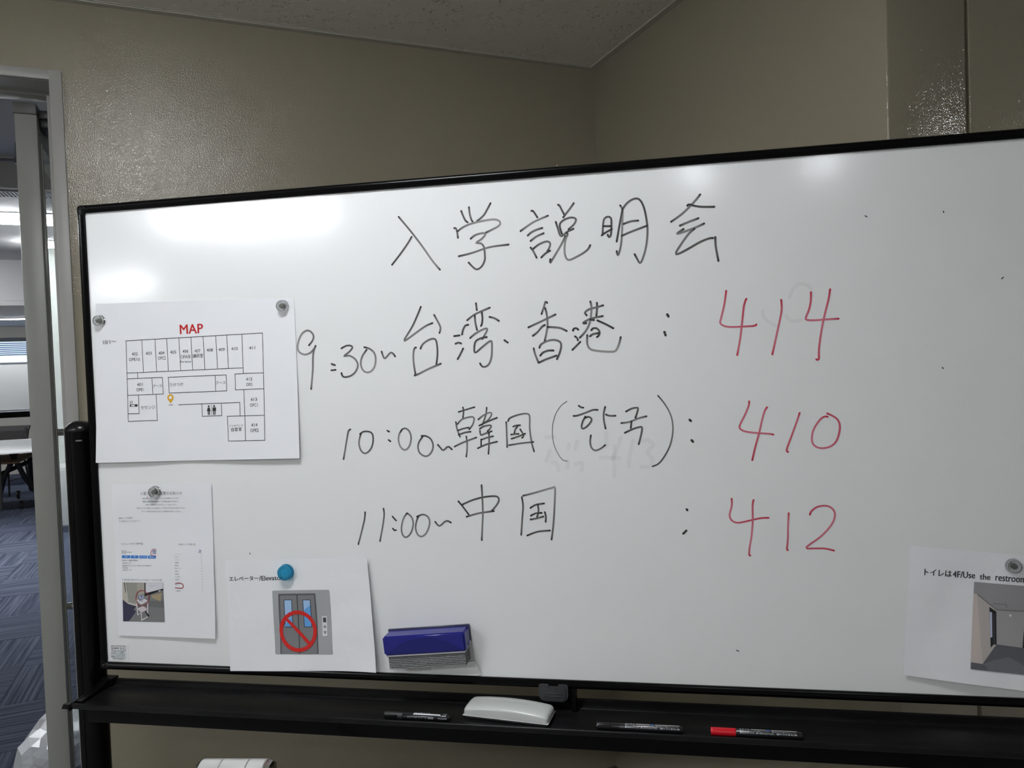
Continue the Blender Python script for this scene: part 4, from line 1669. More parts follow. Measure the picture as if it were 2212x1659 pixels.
part('plastic_wrap', MB().from_bm(lump(-1.86, 1.02, 0.06, 0.13, 0.26, 0.075, 3)), mat('white_plastic_wrap', (0.62, 0.64, 0.66), 0.25), pb)
part('strap', MB().tube([(-1.97, 1.106, 0.02), (-1.945, 1.106, 0.095), (-1.86, 1.106, 0.122), (-1.775, 1.106, 0.095), (-1.75, 1.106, 0.02)], 0.006, 8), black_pl, pb)

# ------------------------------------------------------------------ lights of this room
def xy(wx, wy):      # world position -> room frame
    dx, dy = wx - KX[0], wy - KX[1]; c, s_ = math.cos(RA), math.sin(RA)
    return dx*c + dy*s_, -dx*s_ + dy*c
def room_line(wx, wy, ln, w, label, power, ang=0.0):
    F = Frame(wx, wy, RA + ang)
    t = root('ceiling_light_offscreen', F, (0, 0, H), label, 'light', 'ceiling lights of this room')
    part('housing', MB().box(-ln/2 - 0.02, ln/2 + 0.02, -w/2 - 0.02, w/2 + 0.02, H - 0.012, H + 0.001), MATS['lamp_housing'], t)
    part('diffuser_offscreen', MB().rbox(-ln/2, ln/2, -w/2, w/2, H - 0.034, H - 0.010, 0.004, 2), mat('room_diffuser_%g' % power, (0.9, 0.9, 0.9), 0.5, emit=power), t)
def downlight(wx, wy, r, label, power):
    F = Frame(wx, wy, RA)
    t = root('downlight_offscreen', F, (0, 0, H), label, 'light', 'round downlights of this room')
    part('bezel', MB().lathe([(r + 0.015, 0.002), (r + 0.015, -0.006), (r, -0.008), (r, 0.002)], (0, 0, H), (0, 0, 1), 28), MATS['lamp_housing'], t)
    part('diffuser_offscreen', MB().lathe([(r, 0.0), (r, -0.006), (r * 0.6, -0.0075)], (0, 0, H), (0, 0, 1), 28), mat('downlight_diffuser_%g' % power, (0.9, 0.9, 0.9), 0.5, emit=power), t)
room_line(-0.47, 0.62, 0.5, 0.11, 'wide ceiling light above the space between the door frame and the whiteboard', P_MAIN, 0.0)
room_line(-2.7, -1.28, 1.1, 0.11, 'long ceiling light opposite the top of the whiteboard on the door side', P_SIDE * 1.9, -0.6)
downlight(-0.01, -1.66, 0.07, 'round downlight opposite the whiteboard title', P_DOWN)
downlight(0.64, -1.74, 0.07, 'round downlight opposite the red room numbers', P_DOWN)
room_line(3.3, 1.25, 0.3, 0.09, 'ceiling light in front of the return wall past the right corner', P_SIDE * 2.6, 0.0)
room_line(-6.2, -3.55, 1.2, 0.14, 'ceiling light far along the room on the door side, faintly mirrored beside the map sheet', P_SIDE * 2.0, 0.0)

# ------------------------------------------------------------------ the mobile whiteboard
IW, IH, FR = 1.772, 0.872, 0.0145
wb = root('mobile_whiteboard', FB, (IW / 2, 0.0, 0), 'large black-framed mobile whiteboard with handwritten schedule and pen tray', 'whiteboard')
z0, z1 = ZB, ZB + IH
surf = part('writing_surface', MB().box(-0.004, IW + 0.004, 0.0, 0.014, z0 - 0.004, z1 + 0.004), board_m, wb, 'glossy white writing surface')
def railprof():      # (out of frame, y): rounded outer edge, stepped inner lip
    p = [(-0.0005, 0.0), (-0.0005, -0.0035), (0.003, -0.0060), (0.0085, -0.0065)]
    for k in range(7):
        t = math.radians(90 - 15 * k); p.append((0.0085 + 0.006 * math.cos(t), -0.0005 - 0.006 * math.sin(t)))
    p += [(0.0145, 0.0150), (0.0125, 0.0185), (-0.0005, 0.0185)]
    return p
RP = railprof()
def rail(kind):
    if kind == 't': return MB().extrude([(y, z1 + o) for (o, y) in RP], 0, 0.004, IW - 0.004, True)
    if kind == 'b': return MB().extrude([(y, z0 - o) for (o, y) in RP], 0, 0.004, IW - 0.004, True)
    if kind == 'l': return MB().extrude([(-o, y) for (o, y) in RP], 2, z0 + 0.004, z1 - 0.004, True)
    return MB().extrude([(IW + o, y) for (o, y) in RP], 2, z0 + 0.004, z1 - 0.004, True)
for k in 'tblr': part('frame_rail', rail(k), black_al, wb)
def corner(cx, cz, sx, sz):
    mb = MB(); n = 8; rings = []
    for (o, y) in RP:
        ring = [(cx - sx*0.005, y, cz + sz*(o + 0.0004))]
        R_ = max(o + 0.0004 - 0.0, 0.0) if o > 0.006 else 0.0
        for k in range(n + 1):
            t = math.pi/2 * (1 - k / n)
            rr = 0.0058; oo = o + 0.0004
            if oo > rr: ring.append((cx + sx*(oo - rr + rr*math.cos(t)), y - 0.0003, cz + sz*(oo - rr + rr*math.sin(t))))
            else: ring.append((cx + sx*oo, y - 0.0003, cz + sz*oo))
        ring.append((cx + sx*(o + 0.0004), y, cz - sz*0.005)); rings.append(ring)
    m = len(rings[0]); vs = [p for r in rings for p in r]; fs = []
    for i in range(len(rings)):
        j = (i + 1) % len(rings)
        for k in range(m - 1): fs.append((i*m + k, i*m + k + 1, j*m + k + 1, j*m + k))
    return mb.add(vs, fs, True)
for (cx, sx) in ((0.0, -1), (IW, 1)):
    for (cz, sz) in ((z0, -1), (z1, 1)): part('frame_corner', corner(cx, cz, sx, sz), black_pl, wb)
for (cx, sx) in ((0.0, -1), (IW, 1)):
    part('mitre_glint', MB().tube([(cx + sx*0.0022, -0.0066, z0 - 0.0022), (cx + sx*0.0058, -0.0069, z0 - 0.0058)], 0.0009, 8), chrome, wb, 'added chrome sliver imitating the highlight on the lower mitre')  # highlight on the mitre, put in as a small chrome sliver
# uprights with domed caps, pivots, feet and castors
for cx, s in ((-0.046, 1), (IW + 0.046, -1)):
    prof = []
    for k in range(24):
        t = 2*math.pi*k/24; c, n_ = math.cos(t), math.sin(t)
        prof.append((cx + 0.0245*math.copysign(abs(c)**0.75, c), 0.012 + 0.024*math.copysign(abs(n_)**0.75, n_)))
    ptop = ZB + 0.452
    po = part('post', MB().extrude(prof, 2, 0.07, ptop, True), black_al, wb)
    bm = bmesh.new(); bmesh.ops.create_uvsphere(bm, u_segments=24, v_segments=12, radius=1.0)
    for v in bm.verts:
        c, n_ = v.co.x, v.co.y; r_ = math.hypot(c, n_) or 1
        f_ = 1.0 + 0.09 * abs(math.sin(2 * math.atan2(n_, c)))**1.5
        v.co = Vector((cx + c*0.0250*f_, 0.012 + n_*0.0245*f_, ptop + 0.0012 + max(v.co.z, -0.12) * 0.019))
    part('post_cap', MB().from_bm(bm, True), mat('cap_plastic', (0.006, 0.006, 0.0065), 0.25, spec=0.35), po)
    part('post_groove', MB().box(cx - 0.003*s - 0.001, cx - 0.003*s + 0.001, -0.0128, -0.010, 0.08, ptop), black_al, po)
    part('pivot_knob', MB().lathe([(0.005, 0), (0.005, 0.02), (0.0045, 0.032)], (cx + s*0.012, 0.009, ZB + IH/2), (s, 0, 0), 20), black_pl, wb)
    part('pivot_label', MB().box(min(cx + s*0.010, cx + s*0.0215), max(cx + s*0.010, cx + s*0.0215), -0.0125, -0.0085, ptop - 0.0185, ptop - 0.0160), mat('silver_print', (0.16, 0.17, 0.18), 0.35, 0.3), po)
    ft = part('foot', MB().extrude([(-0.30, 0.055), (-0.30, 0.075), (-0.02, 0.105), (0.044, 0.105), (0.32, 0.075), (0.32, 0.055)], 0, cx - 0.025, cx + 0.025), black_al, wb)
    for y in (-0.27, 0.29):
        part('castor', MB().lathe([(0.022, -0.012), (0.025, -0.007), (0.025, 0.007), (0.022, 0.012)], (cx, y, 0.025), (1, 0, 0), 18).box(cx - 0.015, cx + 0.015, y - 0.010, y + 0.010, 0.03, 0.058), black_pl, ft)
part('crossbar', MB().rbox(-0.026, IW + 0.026, -0.030, -0.012, ZB - 0.107, ZB - 0.060, 0.002, 2), black_al, wb)
part('lower_crossbar', MB().rbox(-0.03, IW + 0.03, -0.004, 0.026, 0.20, 0.25, 0.003, 2), black_al, wb)
# pen tray
TZ = ZB - 0.050
trp = [(0.020, TZ + 0.010), (0.0165, TZ + 0.0115), (0.0125, TZ + 0.0110), (0.0112, TZ + 0.0095), (0.0110, TZ + 0.001), (0.005, TZ - 0.0005), (0.003, TZ - 0.002), (-0.070, TZ - 0.002), (-0.074, TZ + 0.0005), (-0.078, TZ + 0.0025), (-0.0805, TZ + 0.0025), (-0.0818, TZ + 0.0015), (-0.0825, TZ - 0.0055), (-0.081, TZ - 0.0068), (-0.07, TZ - 0.007), (0.016, TZ - 0.006), (0.020, TZ - 0.002)]
tray = part('pen_tray', MB().extrude(trp, 0, -0.014, IW + 0.014), black_tray, wb, 'black pen tray under the writing surface')
for (xe, s) in ((-0.014, -1), (IW + 0.014, 1)):
    ec = [(0.022, TZ + 0.0125), (0.006, TZ + 0.0135), (-0.030, TZ + 0.0055), (-0.078, TZ + 0.0035), (-0.088, TZ - 0.004), (-0.086, TZ - 0.0085), (0.02, TZ - 0.008)]
    mb = MB().extrude(ec, 0, min(xe, xe + s*0.003), max(xe, xe + s*0.003))
    mb.extrude([(0.010, TZ + 0.001), (0.006, TZ + 0.0125), (-0.030, TZ + 0.0048), (-0.070, TZ + 0.0032), (-0.070, TZ - 0.001)], 0, min(xe, xe - s*0.012), max(xe, xe - s*0.012))
    mb.extrude([(-0.074, TZ - 0.0078), (-0.088, TZ - 0.0046), (-0.083, TZ + 0.002), (-0.070, TZ + 0.001)], 0, min(xe + s*0.003, xe + s*0.016), max(xe + s*0.003, xe + s*0.016))
    part('tray_end_cap', mb, black_pl, tray)
part('tray_bracket', MB().box(-0.03, 0.004, 0.004, 0.022, TZ - 0.03, TZ + 0.014), black_pl, wb)
part('tray_bracket', MB().box(IW - 0.004, IW + 0.03, 0.004, 0.022, TZ - 0.03, TZ + 0.014), black_pl, wb)
# board lock on the lower rail
lx0, lx1, lz0, lz1 = 0.852, 0.903, ZB - 0.0345, ZB - 0.0055
lo = []
for k in range(7):
    t = math.radians(180 + 15*k); lo.append((lx0 + 0.012 + 0.012*math.cos(t), lz0 + 0.012 + 0.012*math.sin(t)))
for k in range(7):
    t = math.radians(270 + 15*k); lo.append((lx1 - 0.012 + 0.012*math.cos(t), lz0 + 0.012 + 0.012*math.sin(t)))
lo += [(lx1, lz1 - 0.002), (lx1 - 0.003, lz1), (lx1 - 0.016, lz1), (lx1 - 0.0185, lz1 - 0.0035), (lx0 + 0.0185, lz1 - 0.0035), (lx0 + 0.016, lz1), (lx0 + 0.003, lz1), (lx0, lz1 - 0.002)]
lk = part('board_lock', MB().extrude(lo, 1, -0.0115, 0.004), grey_pl, wb, 'dark grey sliding lock catch')
cxl, czl = (lx0 + lx1)/2, (lz0 + lz1)/2
lo2 = [(cxl + (x - cxl)*0.84, czl - 0.0008 + (z_ - czl)*0.84) for (x, z_) in lo]
part('lock_face', MB().extrude(lo2, 1, -0.0128, -0.011), grey_pl, lk)
for zz, hw in ((ZB - 0.0190, 0.0170), (ZB - 0.0245, 0.0150)):
    part('grip_rib', MB().rbox(cxl - hw, cxl + hw, -0.0140, -0.0126, zz - 0.0009, zz + 0.0009, 0.0004, 1), grey_pl, lk)
part('arrow_mark', MB().extrude([(cxl - 0.0035, ZB - 0.0128), (cxl + 0.0035, ZB - 0.0128), (cxl, ZB - 0.0160)], 1, -0.0136, -0.0126), grey_pl, lk)
part('lock_bracket', MB().box(lx0 + 0.004, lx1 + 0.013, 0.004, 0.016, ZB - 0.075, ZB - 0.012).box(lx1 + 0.006, lx1 + 0.013, -0.010, 0.014, ZB - 0.062, ZB - 0.012), black_pl, wb)
for xx in (lx0 - 0.001, lx1 + 0.014):
    part('lock_screw', MB().lathe([(0.0022, 0), (0.0018, 0.001)], (xx, 0.012, TZ + 0.0105), (0, -0.5, 0.86), 10), chrome, wb)

# ------------------------------------------------------------------ handwriting
def smooth_pts(p, step=0.0035):
    if len(p) == 2: p = [p[0], ((p[0][0]+p[1][0])/2, (p[0][1]+p[1][1])/2), p[1]]
    out = []; n = len(p)
    for i in range(n - 1):
        a, b_, c, d = p[max(i-1, 0)], p[i], p[i+1], p[min(i+2, n-1)]
        L = math.hypot(c[0]-b_[0], c[1]-b_[1]); k = max(2, int(L / step))
        for j in range(k):
            t = j / k; t2, t3 = t*t, t*t*t
            out.append(tuple(0.5*((2*b_[q]) + (-a[q]+c[q])*t + (2*a[q]-5*b_[q]+4*c[q]-d[q])*t2 + (-a[q]+3*b_[q]-3*c[q]+d[q])*t3) for q in (0, 1)))
    out.append(tuple(p[-1])); return out
def ribbon(mb, pts, w, y, inks=None, fade=0.0):
    n = len(pts); h = w / 2; base = len(mb.v); L = []
    for i, p in enumerate(pts):
        a, b_ = pts[max(i-1, 0)], pts[min(i+1, n-1)]
        dx, dz = b_[0]-a[0], b_[1]-a[1]; l = math.hypot(dx, dz) or 1; L.append((-dz/l, dx/l))
    vs = []; at = []
    for i, p in enumerate(pts):
        v = inks[i] if inks else 1.0
        for s in (1, -1): vs.append((p[0] + s*h*L[i][0], y, p[1] + s*h*L[i][1])); at.append(v)
    fs = [(2*i+1, 2*i+3, 2*i+2, 2*i) for i in range(n-1)]
    for (i, sg) in ((0, -1), (n-1, 1)):
        nx, nz = L[i]; tx, tz = nz*sg, -nx*sg; o = len(vs); c = pts[i]; v = inks[i] if inks else 1.0
        arc = [(c[0] + h*(nx*math.cos(t) + tx*math.sin(t)), y, c[1] + h*(nz*math.cos(t) + tz*math.sin(t))) for t in [math.pi*k/6 for k in range(7)]]
        vs += arc; at += [v]*7; f = list(range(o, o+7)); fs.append(f if sg < 0 else f[::-1])
    mb.add(vs, fs); mb.att += at
rnd = random.Random(11)
lay = 0
PXM = 0.00073
for (nm, lab, c, w, strokes) in WRITING:
    mb = MB()
    for st in strokes:
        pts = smooth_pts([(x, ZB + z_) for (x, z_) in st]); n = len(pts); base = rnd.uniform(0.50, 0.88) if c == 'k' else rnd.uniform(0.45, 0.75); ph = rnd.uniform(0, 6)
        inks = []
        tot = sum(math.hypot(pts[i+1][0]-pts[i][0], pts[i+1][1]-pts[i][1]) for i in range(n-1)); acc = 0
        for i in range(n):
            if i: acc += math.hypot(pts[i][0]-pts[i-1][0], pts[i][1]-pts[i-1][1])
            e = math.exp(-min(acc, tot - acc) / 0.006)
            mid = base - (0.38 if c == 'k' else 0.45) * min(1.0, tot / 0.09) * (0.5 + 0.5*math.sin(ph + acc * 45))
            inks.append(max(0.0, min(1.0, mid + e * (1 - mid))))
        lay += 1
        ribbon(mb, pts, w * PXM * (1.0 if c != 'g' else 1.0), -0.00025 - 0.000004 * (lay % 40) - (0 if c != 'g' else -0.0001), inks)
    part(nm, mb, INK[c], surf, lab or None, 'stuff' if c == 'g' else None)

# ------------------------------------------------------------------ printed text and flat print
def text_mesh(body, bold=0.0):
    cu = bpy.data.curves.new('lettering', 'FONT'); cu.body = body; cu.resolution_u = 3; cu.offset = bold
    o = bpy.data.objects.new('lettering', cu); COL.objects.link(o)
    dg = bpy.context.evaluated_depsgraph_get(); me = bpy.data.meshes.new_from_object(o.evaluated_get(dg))
    vs = [tuple(v.co) for v in me.vertices]; fs = [list(p.vertices) for p in me.polygons]
    bpy.data.objects.remove(o); bpy.data.curves.remove(cu); bpy.data.meshes.remove(me)
    x0, x1 = min(v[0] for v in vs), max(v[0] for v in vs); y0, y1 = min(v[1] for v in vs), max(v[1] for v in vs)
    return [((v[0]-x0)/(x1-x0), (v[1]-y0)/(y1-y0)) for v in vs], fs
def text_on(row, lift):
    body, x, z_, ang, L, h, c = row
    vs, fs = text_mesh(body); ca, sa = math.cos(ang), math.sin(ang); mb = MB()
    out = []
    for (a, b_) in vs:
        u = x + a*L*ca - b_*h*sa; v = z_ + a*L*sa + b_*h*ca
        out.append((u, -lift(u, v) - 0.00035, ZB + v))
    mb.add(out, fs)
    if h > 0.008 and c in ('k', 'red'):          # heavier lettering: a second impression set slightly to the side
        dx = min(0.05*h, 0.0009); mb.add([(p[0] + dx, p[1] - 0.00004, p[2] + 0.3*dx) for p in out], fs)
    return mb
def poly_on(pts, lift, k, step=0.007):
    from mathutils.geometry import tessellate_polygon
    tri = tessellate_polygon([[Vector((u, v, 0)) for (u, v) in pts]])
    tris = [[pts[i] for i in t_] for t_ in tri]; done = []
    while tris:
        a, b_, c = tris.pop(); L = [math.dist(a, b_), math.dist(b_, c), math.dist(c, a)]; m = max(L)
        if m < step: done.append((a, b_, c)); continue
        if m == L[1]: a, b_, c = b_, c, a
        elif m == L[2]: a, b_, c = c, a, b_
        h = ((a[0]+b_[0])/2, (a[1]+b_[1])/2); tris += [[a, h, c], [h, b_, c]]
    mb = MB(); idx = {}; fs = []
    for t_ in done:
        f = []
        for (u, v) in t_:
            key = (round(u, 6), round(v, 6))
            if key not in idx: idx[key] = len(mb.v); mb.v.append((u, -lift(u, v) - k, ZB + v))
            f.append(idx[key])
        ar = (t_[1][0]-t_[0][0])*(t_[2][1]-t_[0][1]) - (t_[2][0]-t_[0][0])*(t_[1][1]-t_[0][1])
        fs.append(f[::-1] if ar < 0 else f)
    mb.f = fs; mb.sm = [False]*len(fs)
    return mb
def line_on(plist, w, lift, k=0.0003):
    mb = MB()
    for pl in plist:
        pts = []
        for (a, b_) in zip(pl[:-1], pl[1:]):
            n = max(1, int(math.hypot(b_[0]-a[0], b_[1]-a[1]) / 0.02))
            for i in range(n): pts.append((a[0]+(b_[0]-a[0])*i/n, a[1]+(b_[1]-a[1])*i/n))
        pts.append(pl[-1])
        for (a, b_) in zip(pts[:-1], pts[1:]):
            dx, dz = b_[0]-a[0], b_[1]-a[1]; l = math.hypot(dx, dz) or 1; nx, nz = -dz/l*w/2, dx/l*w/2; ex, ez = dx/l*w/2, dz/l*w/2
            q = [(a[0]+nx-ex, a[1]+nz-ez), (b_[0]+nx+ex, b_[1]+nz+ez), (b_[0]-nx+ex, b_[1]-nz+ez), (a[0]-nx-ex, a[1]-nz-ez)]
            mb.add([(u, -lift(u, v) - k, ZB + v) for (u, v) in q], [(3, 2, 1, 0)])
    mb.att = []; return mb
def curve_on(p, w, lift, k): return line_on([smooth_pts(p, 0.002)], w, lift, k)
def sheet_param(cn):
    (x0, y0), (x1, y1), _, (x3, y3) = cn
    ax, ay, bx, by = x1-x0, y1-y0, x3-x0, y3-y0; det = ax*by - ay*bx
    def f(u, v):
        dx, dy = u-x0, v-y0
        return (dx*by - dy*bx)/det, (ax*dy - ay*dx)/det
    return f
def make_sheet(cn, curl, nx=30, ny=24):
    f = sheet_param(cn); lift = lambda u, v: curl(*f(u, v)); vs = []; fs = []
    for side in (0, 1):
        for j in range(ny + 1):
            for i in range(nx + 1):
                a, b_ = i/nx, j/ny
                u = (1-a)*(1-b_)*cn[0][0] + a*(1-b_)*cn[1][0] + a*b_*cn[2][0] + (1-a)*b_*cn[3][0]
                v = (1-a)*(1-b_)*cn[0][1] + a*(1-b_)*cn[1][1] + a*b_*cn[2][1] + (1-a)*b_*cn[3][1]
                vs.append((u, -lift(u, v) + (0.00012 if side else 0), ZB + v))
    N = (nx+1)*(ny+1)
    for j in range(ny):
        for i in range(nx):
            q = j*(nx+1) + i; fs.append((q, q+nx+1, q+nx+2, q+1)); fs.append((N+q, N+q+1, N+q+nx+2, N+q+nx+1))
    ed = [i for i in range(nx+1)] + [j*(nx+1)+nx for j in range(1, ny+1)] + [ny*(nx+1)+i for i in range(nx-1, -1, -1)] + [j*(nx+1) for j in range(ny-1, 0, -1)]
    for a, b_ in zip(ed, ed[1:] + ed[:1]): fs.append((a, b_, N+b_, N+a))
    return MB().add(vs, fs, True), lift
def sheet_root(key, name, label):
    cn = SHEET[key]['corner']; u = (cn[2][0] + cn[3][0])/2; v = (cn[2][1] + cn[3][1])/2
    return root(name, FB, (u, -0.001, ZB + v), label, 'paper'), cn

# map sheet
t, cn = sheet_root('map', 'map_sheet', 'large white floor plan sheet headed MAP in red, held by two clear magnets')
def curl_map(a, b_):
    b_ = max(0, min(1.05, b_)); a = max(0, min(1, a))
    return 0.0010 + 0.0075*b_*b_*(0.55 + 0.75*abs(a - 0.42)) + 0.0022*(1-b_)*math.sin(math.pi*a)**2 + 0.0010*math.sin(9*a)*b_
mb, LM = make_sheet(cn, curl_map); part('sheet', mb, paper_m, t)
part('floor_plan', line_on(SHEET['map']['lines'], 0.0011, LM), pm('line'), t)
for r in SHEET['map']['text']: part('printed_text', text_on(r, LM), pm(r[6]), t)
pc, ptip, pr, s1, s2 = SHEET['map']['pin']; R_ = abs(pr[0] - pc[0])
drop = [ptip] + [(pc[0] + R_*math.cos(t_), pc[1] + R_*math.sin(t_)) for t_ in [math.radians(-30 + 240*k/14) for k in range(15)]]
part('location_pin', poly_on(drop, LM, 0.0004), pm('orange'), t)
part('location_pin_hole', poly_on([(pc[0] + R_*0.5*math.cos(k*math.pi/8), pc[1] + R_*0.5*math.sin(k*math.pi/8)) for k in range(16)], LM, 0.0006), pm('paper'), t)
part('location_pin_dash', line_on([[s1, s2]], 0.0012, LM), pm('grey'), t)
cg = SHEET['map']['cig']
part('smoking_icon', poly_on(cg[0], LM, 0.0004), pm('line'), t); part('smoking_icon', poly_on(cg[1], LM, 0.0006), pm('paper'), t); part('smoke_lines', line_on(cg[2:], 0.0008, LM), pm('line'), t)
wcd = SHEET['map']['wc']
for i in (0, 1):
    hx, hz = wcd[i][0]; part('restroom_head', poly_on([(hx + 0.0019*math.cos(k*math.pi/7), hz + 0.0019*math.sin(k*math.pi/7)) for k in range(14)], LM, 0.0005), pm('line'), t)
    part('restroom_figure', poly_on(wcd[3+i], LM, 0.0005), pm('line'), t)
    part('restroom_legs', line_on(SHEET['map']['wleg'][2*i:2*i+2], 0.0018, LM, 0.0004), pm('line'), t)
part('restroom_divider', line_on([wcd[2]], 0.0009, LM), pm('grey'), t)

# entry notice
t, cn = sheet_root('notice', 'notice_sheet', 'portrait notice sheet with a small photo of a white stool and blue buttons')
def curl_not(a, b_):
    b_ = max(0, min(1.05, b_)); a = max(0, min(1, a))
    return 0.0008 + 0.0045*b_*b_*(0.6 + 0.5*a) + 0.0035*abs(a - 0.42)**1.5*(1 - 0.6*b_) + 0.0006*math.sin(11*b_ + 2*a)
mb, LN = make_sheet(cn, curl_not, 24, 30); part('sheet', mb, paper_m, t)
D = SHEET['notice']
for r in D['text']: part('printed_text', text_on(r, LN), pm(r[6]), t)
part('red_mark', line_on(D['red'][:1], 0.0008, LN, 0.0006), pm('dred'), t)
part('red_circle', curve_on(D['red'][1], 0.0014, LN, 0.0006), pm('dred'), t)
part('menu_circle', curve_on(D['arc'][0], 0.0009, LN, 0.0006), pm('dred'), t)
part('menu_icon', line_on(D['bars'], 0.0010, LN), pm('navy'), t)
part('site_logo', line_on(D['logo'], 0.0007, LN), pm('grey'), t)
part('close_icon', line_on(D['cross'], 0.0008, LN), pm('navy'), t)
for p in D['btn']: part('blue_button', poly_on(p, LN, 0.0003), pm('blue'), t)
for r in D['btnt']: part('button_text', text_on((*r[:6], 'w'), lambda u, v: LN(u, v) + 0.0003), pm('w'), t)
part('list_arrow', line_on(D['dots'], 0.0008, LN), pm('grey'), t)
for p in D['fing']: part('pointing_icon', line_on([p + [p[0]]], 0.0005, LN), pm('grey'), t)
pho = part('printed_photo', poly_on(D['photo'][0], LN, 0.0003), pm('p_floor'), t, 'small colour photo of a white stool with a tablet')
for i, (c, p) in enumerate(D['ph']): part('photo_shape', poly_on(p, LN, 0.0004 + 0.00003*i), pm(c), pho)
part('photo_red_ring', curve_on(D['phred'][0], 0.0012, LN, 0.0016), pm('dred'), pho)

# elevator sheet
t, cn = sheet_root('elevator', 'elevator_sheet', 'crumpled sheet with an elevator picture crossed by a red prohibition ring')
def curl_el(a, b_):
    b_ = max(0, min(1.05, b_)); a = max(0, min(1.05, a))
    return 0.0010 + 0.004*a*a*b_**1.2 + 0.0055*a**6 + 0.0085*b_**2.5 + 0.0011*math.sin(8*a + 5*b_)*math.sin(7*b_ + 1) * min(1, 3*abs(b_ - 0.12))
mb, LE = make_sheet(cn, curl_el, 36, 28); part('sheet', mb, paper2_m, t)
D = SHEET['elevator']
for r in D['text']: part('printed_text', text_on(r, LE), pm('k'), t)
pic = part('elevator_picture', poly_on(D['poly'][0][1], LE, 0.0007), pm('e_grey'), t, 'grey elevator doors with blue windows')
for i, (c, p) in enumerate(D['poly'][1:]): part('picture_shape', poly_on(p, LE, 0.0009 + 0.00006*i), pm(c), pic)
c0, cr, ct, ci = D['ring']; rx, ry = math.hypot(cr[0]-c0[0], cr[1]-c0[1]), math.hypot(ct[0]-c0[0], ct[1]-c0[1]); th = math.hypot(cr[0]-ci[0], cr[1]-ci[1])
mb = MB(); n = 48; vs = []
for k in range(n):
    a = 2*math.pi*k/n
    for q in (0, th): 
        u = c0[0] + (rx-q)*math.cos(a); v = c0[1] + (ry-q)*math.sin(a); vs.append((u, -LE(u, v) - 0.0019, ZB + v))
mb.add(vs, [(2*k, 2*k+1, 2*((k+1) % n)+1, 2*((k+1) % n)) for k in range(n)])
part('prohibition_ring', mb, pm('e_red'), t); part('prohibition_bar', poly_on(D['slash'], LE, 0.0020), pm('e_red'), t)

# restroom sheet
t, cn = sheet_root('restroom', 'restroom_sheet', 'tilted sheet about the restroom with a photo of a grey corridor')
def curl_re(a, b_):
    b_ = max(0, min(1.05, b_)); a = max(0, min(1.05, a))
    return 0.0012 + 0.012*b_*b_*(0.35 + 0.9*a) + 0.0028*(1 - b_)*math.sin(2.2*a)**2 + 0.0008*math.sin(9*a + 4*b_)
mb, LR = make_sheet(cn, curl_re, 36, 28); part('sheet', mb, paper2_m, t)
for r in SHEET['restroom']['text']: part('printed_text', text_on(r, LR), pm('k'), t)
pic = part('corridor_photo', poly_on([SHEET['restroom']['poly'][0][1][0], SHEET['restroom']['poly'][0][1][1], SHEET['restroom']['poly'][7][1][-2], SHEET['restroom']['poly'][7][1][-1]], LR, 0.0006), pm('r_back'), t, 'printed photo of an empty corridor with black doors')
for i, (c, p) in enumerate(SHEET['restroom']['poly']): part('photo_shape', poly_on(p, LR, 0.0008 + 0.00008*i), pm(c), pic)

# maker's sticker on the board
D = SHEET['sticker']; flat = lambda u, v: 0.00045
st = part('maker_label', MB().add([(u, -0.0004, ZB + v) for (u, v) in D['corner']] + [(u, 0.0, ZB + v) for (u, v) in D['corner']], [(3, 2, 1, 0), (0, 1, 5, 4), (1, 2, 6, 5), (2, 3, 7, 6), (3, 0, 4, 7)]), mat('sticker_film', (0.76, 0.76, 0.77), 0.4), wb, 'small maker label in the lower corner')
part('label_box', line_on(D['box'], 0.0009, flat), pm('grey'), st); part('label_rule', line_on(D['lines'], 0.0006, flat), pm('green'), st)
for r in D['text']: part('printed_text', text_on(r, flat), pm(r[6]), st)

# ------------------------------------------------------------------ magnets
clear = mat('clear_acrylic', (0.97, 0.98, 0.98), 0.02, trans=1.0, ior=1.49)
blue_a = mat('blue_acrylic', (0.10, 0.62, 0.86), 0.03, trans=0.9, ior=1.4)
steel = mat('magnet_core', (0.20, 0.195, 0.18), 0.35, 0.7)
MN = ['clear push-pin magnet near the left edge of the map sheet, beside the black frame', 'clear push-pin magnet on the map sheet above the last room numbers', 'clear push-pin magnet over the title of the stool-photo notice', 'clear push-pin magnet above the word restroom']
lifts = [LM, LM, LN, LR, LE]
for i, (u, v) in enumerate(MAGNETS[:4]):
    y0 = -lifts[i](u, v) - 0.0004; c = (u, y0, ZB + v)
    t = root('push_magnet', FB, c, MN[i], 'magnet', 'clear push-pin magnets')
    part('knob', MB().lathe([(0.0108, 0), (0.0118, 0.0012), (0.0112, 0.0030), (0.0088, 0.0048), (0.0086, 0.0060), (0.0098, 0.0078), (0.0096, 0.0092), (0.0078, 0.0104), (0.0040, 0.0108), (0.0, 0.0108)], c, (0, -1, 0), 12), clear, t)
    part('magnet_core', MB().lathe([(0.0040, 0.0006), (0.0040, 0.0058), (0.0, 0.0060)], c, (0, -1, 0), 16), steel, t, 'dark round magnet inside')
u, v = MAGNETS[4]; y0 = -LE(u, v) - 0.0006; c = (u, y0, ZB + v)
t = root('push_magnet', FB, c, 'translucent blue round magnet on the elevator sheet', 'magnet')
part('knob', MB().lathe([(0.0138, 0), (0.0150, 0.0015), (0.0146, 0.0035), (0.0126, 0.0056), (0.0126, 0.0066), (0.0142, 0.0086), (0.0136, 0.0106), (0.0112, 0.0118), (0.0100, 0.0112), (0.0, 0.0110)], c, (0, -1, 0), 28), blue_a, t)
part('magnet_core', MB().lathe([(0.0090, 0.0005), (0.0090, 0.0045), (0.0, 0.0047)], c, (0, -1, 0), 20), mat('blue_core', (0.16, 0.62, 0.82), 0.4), t)

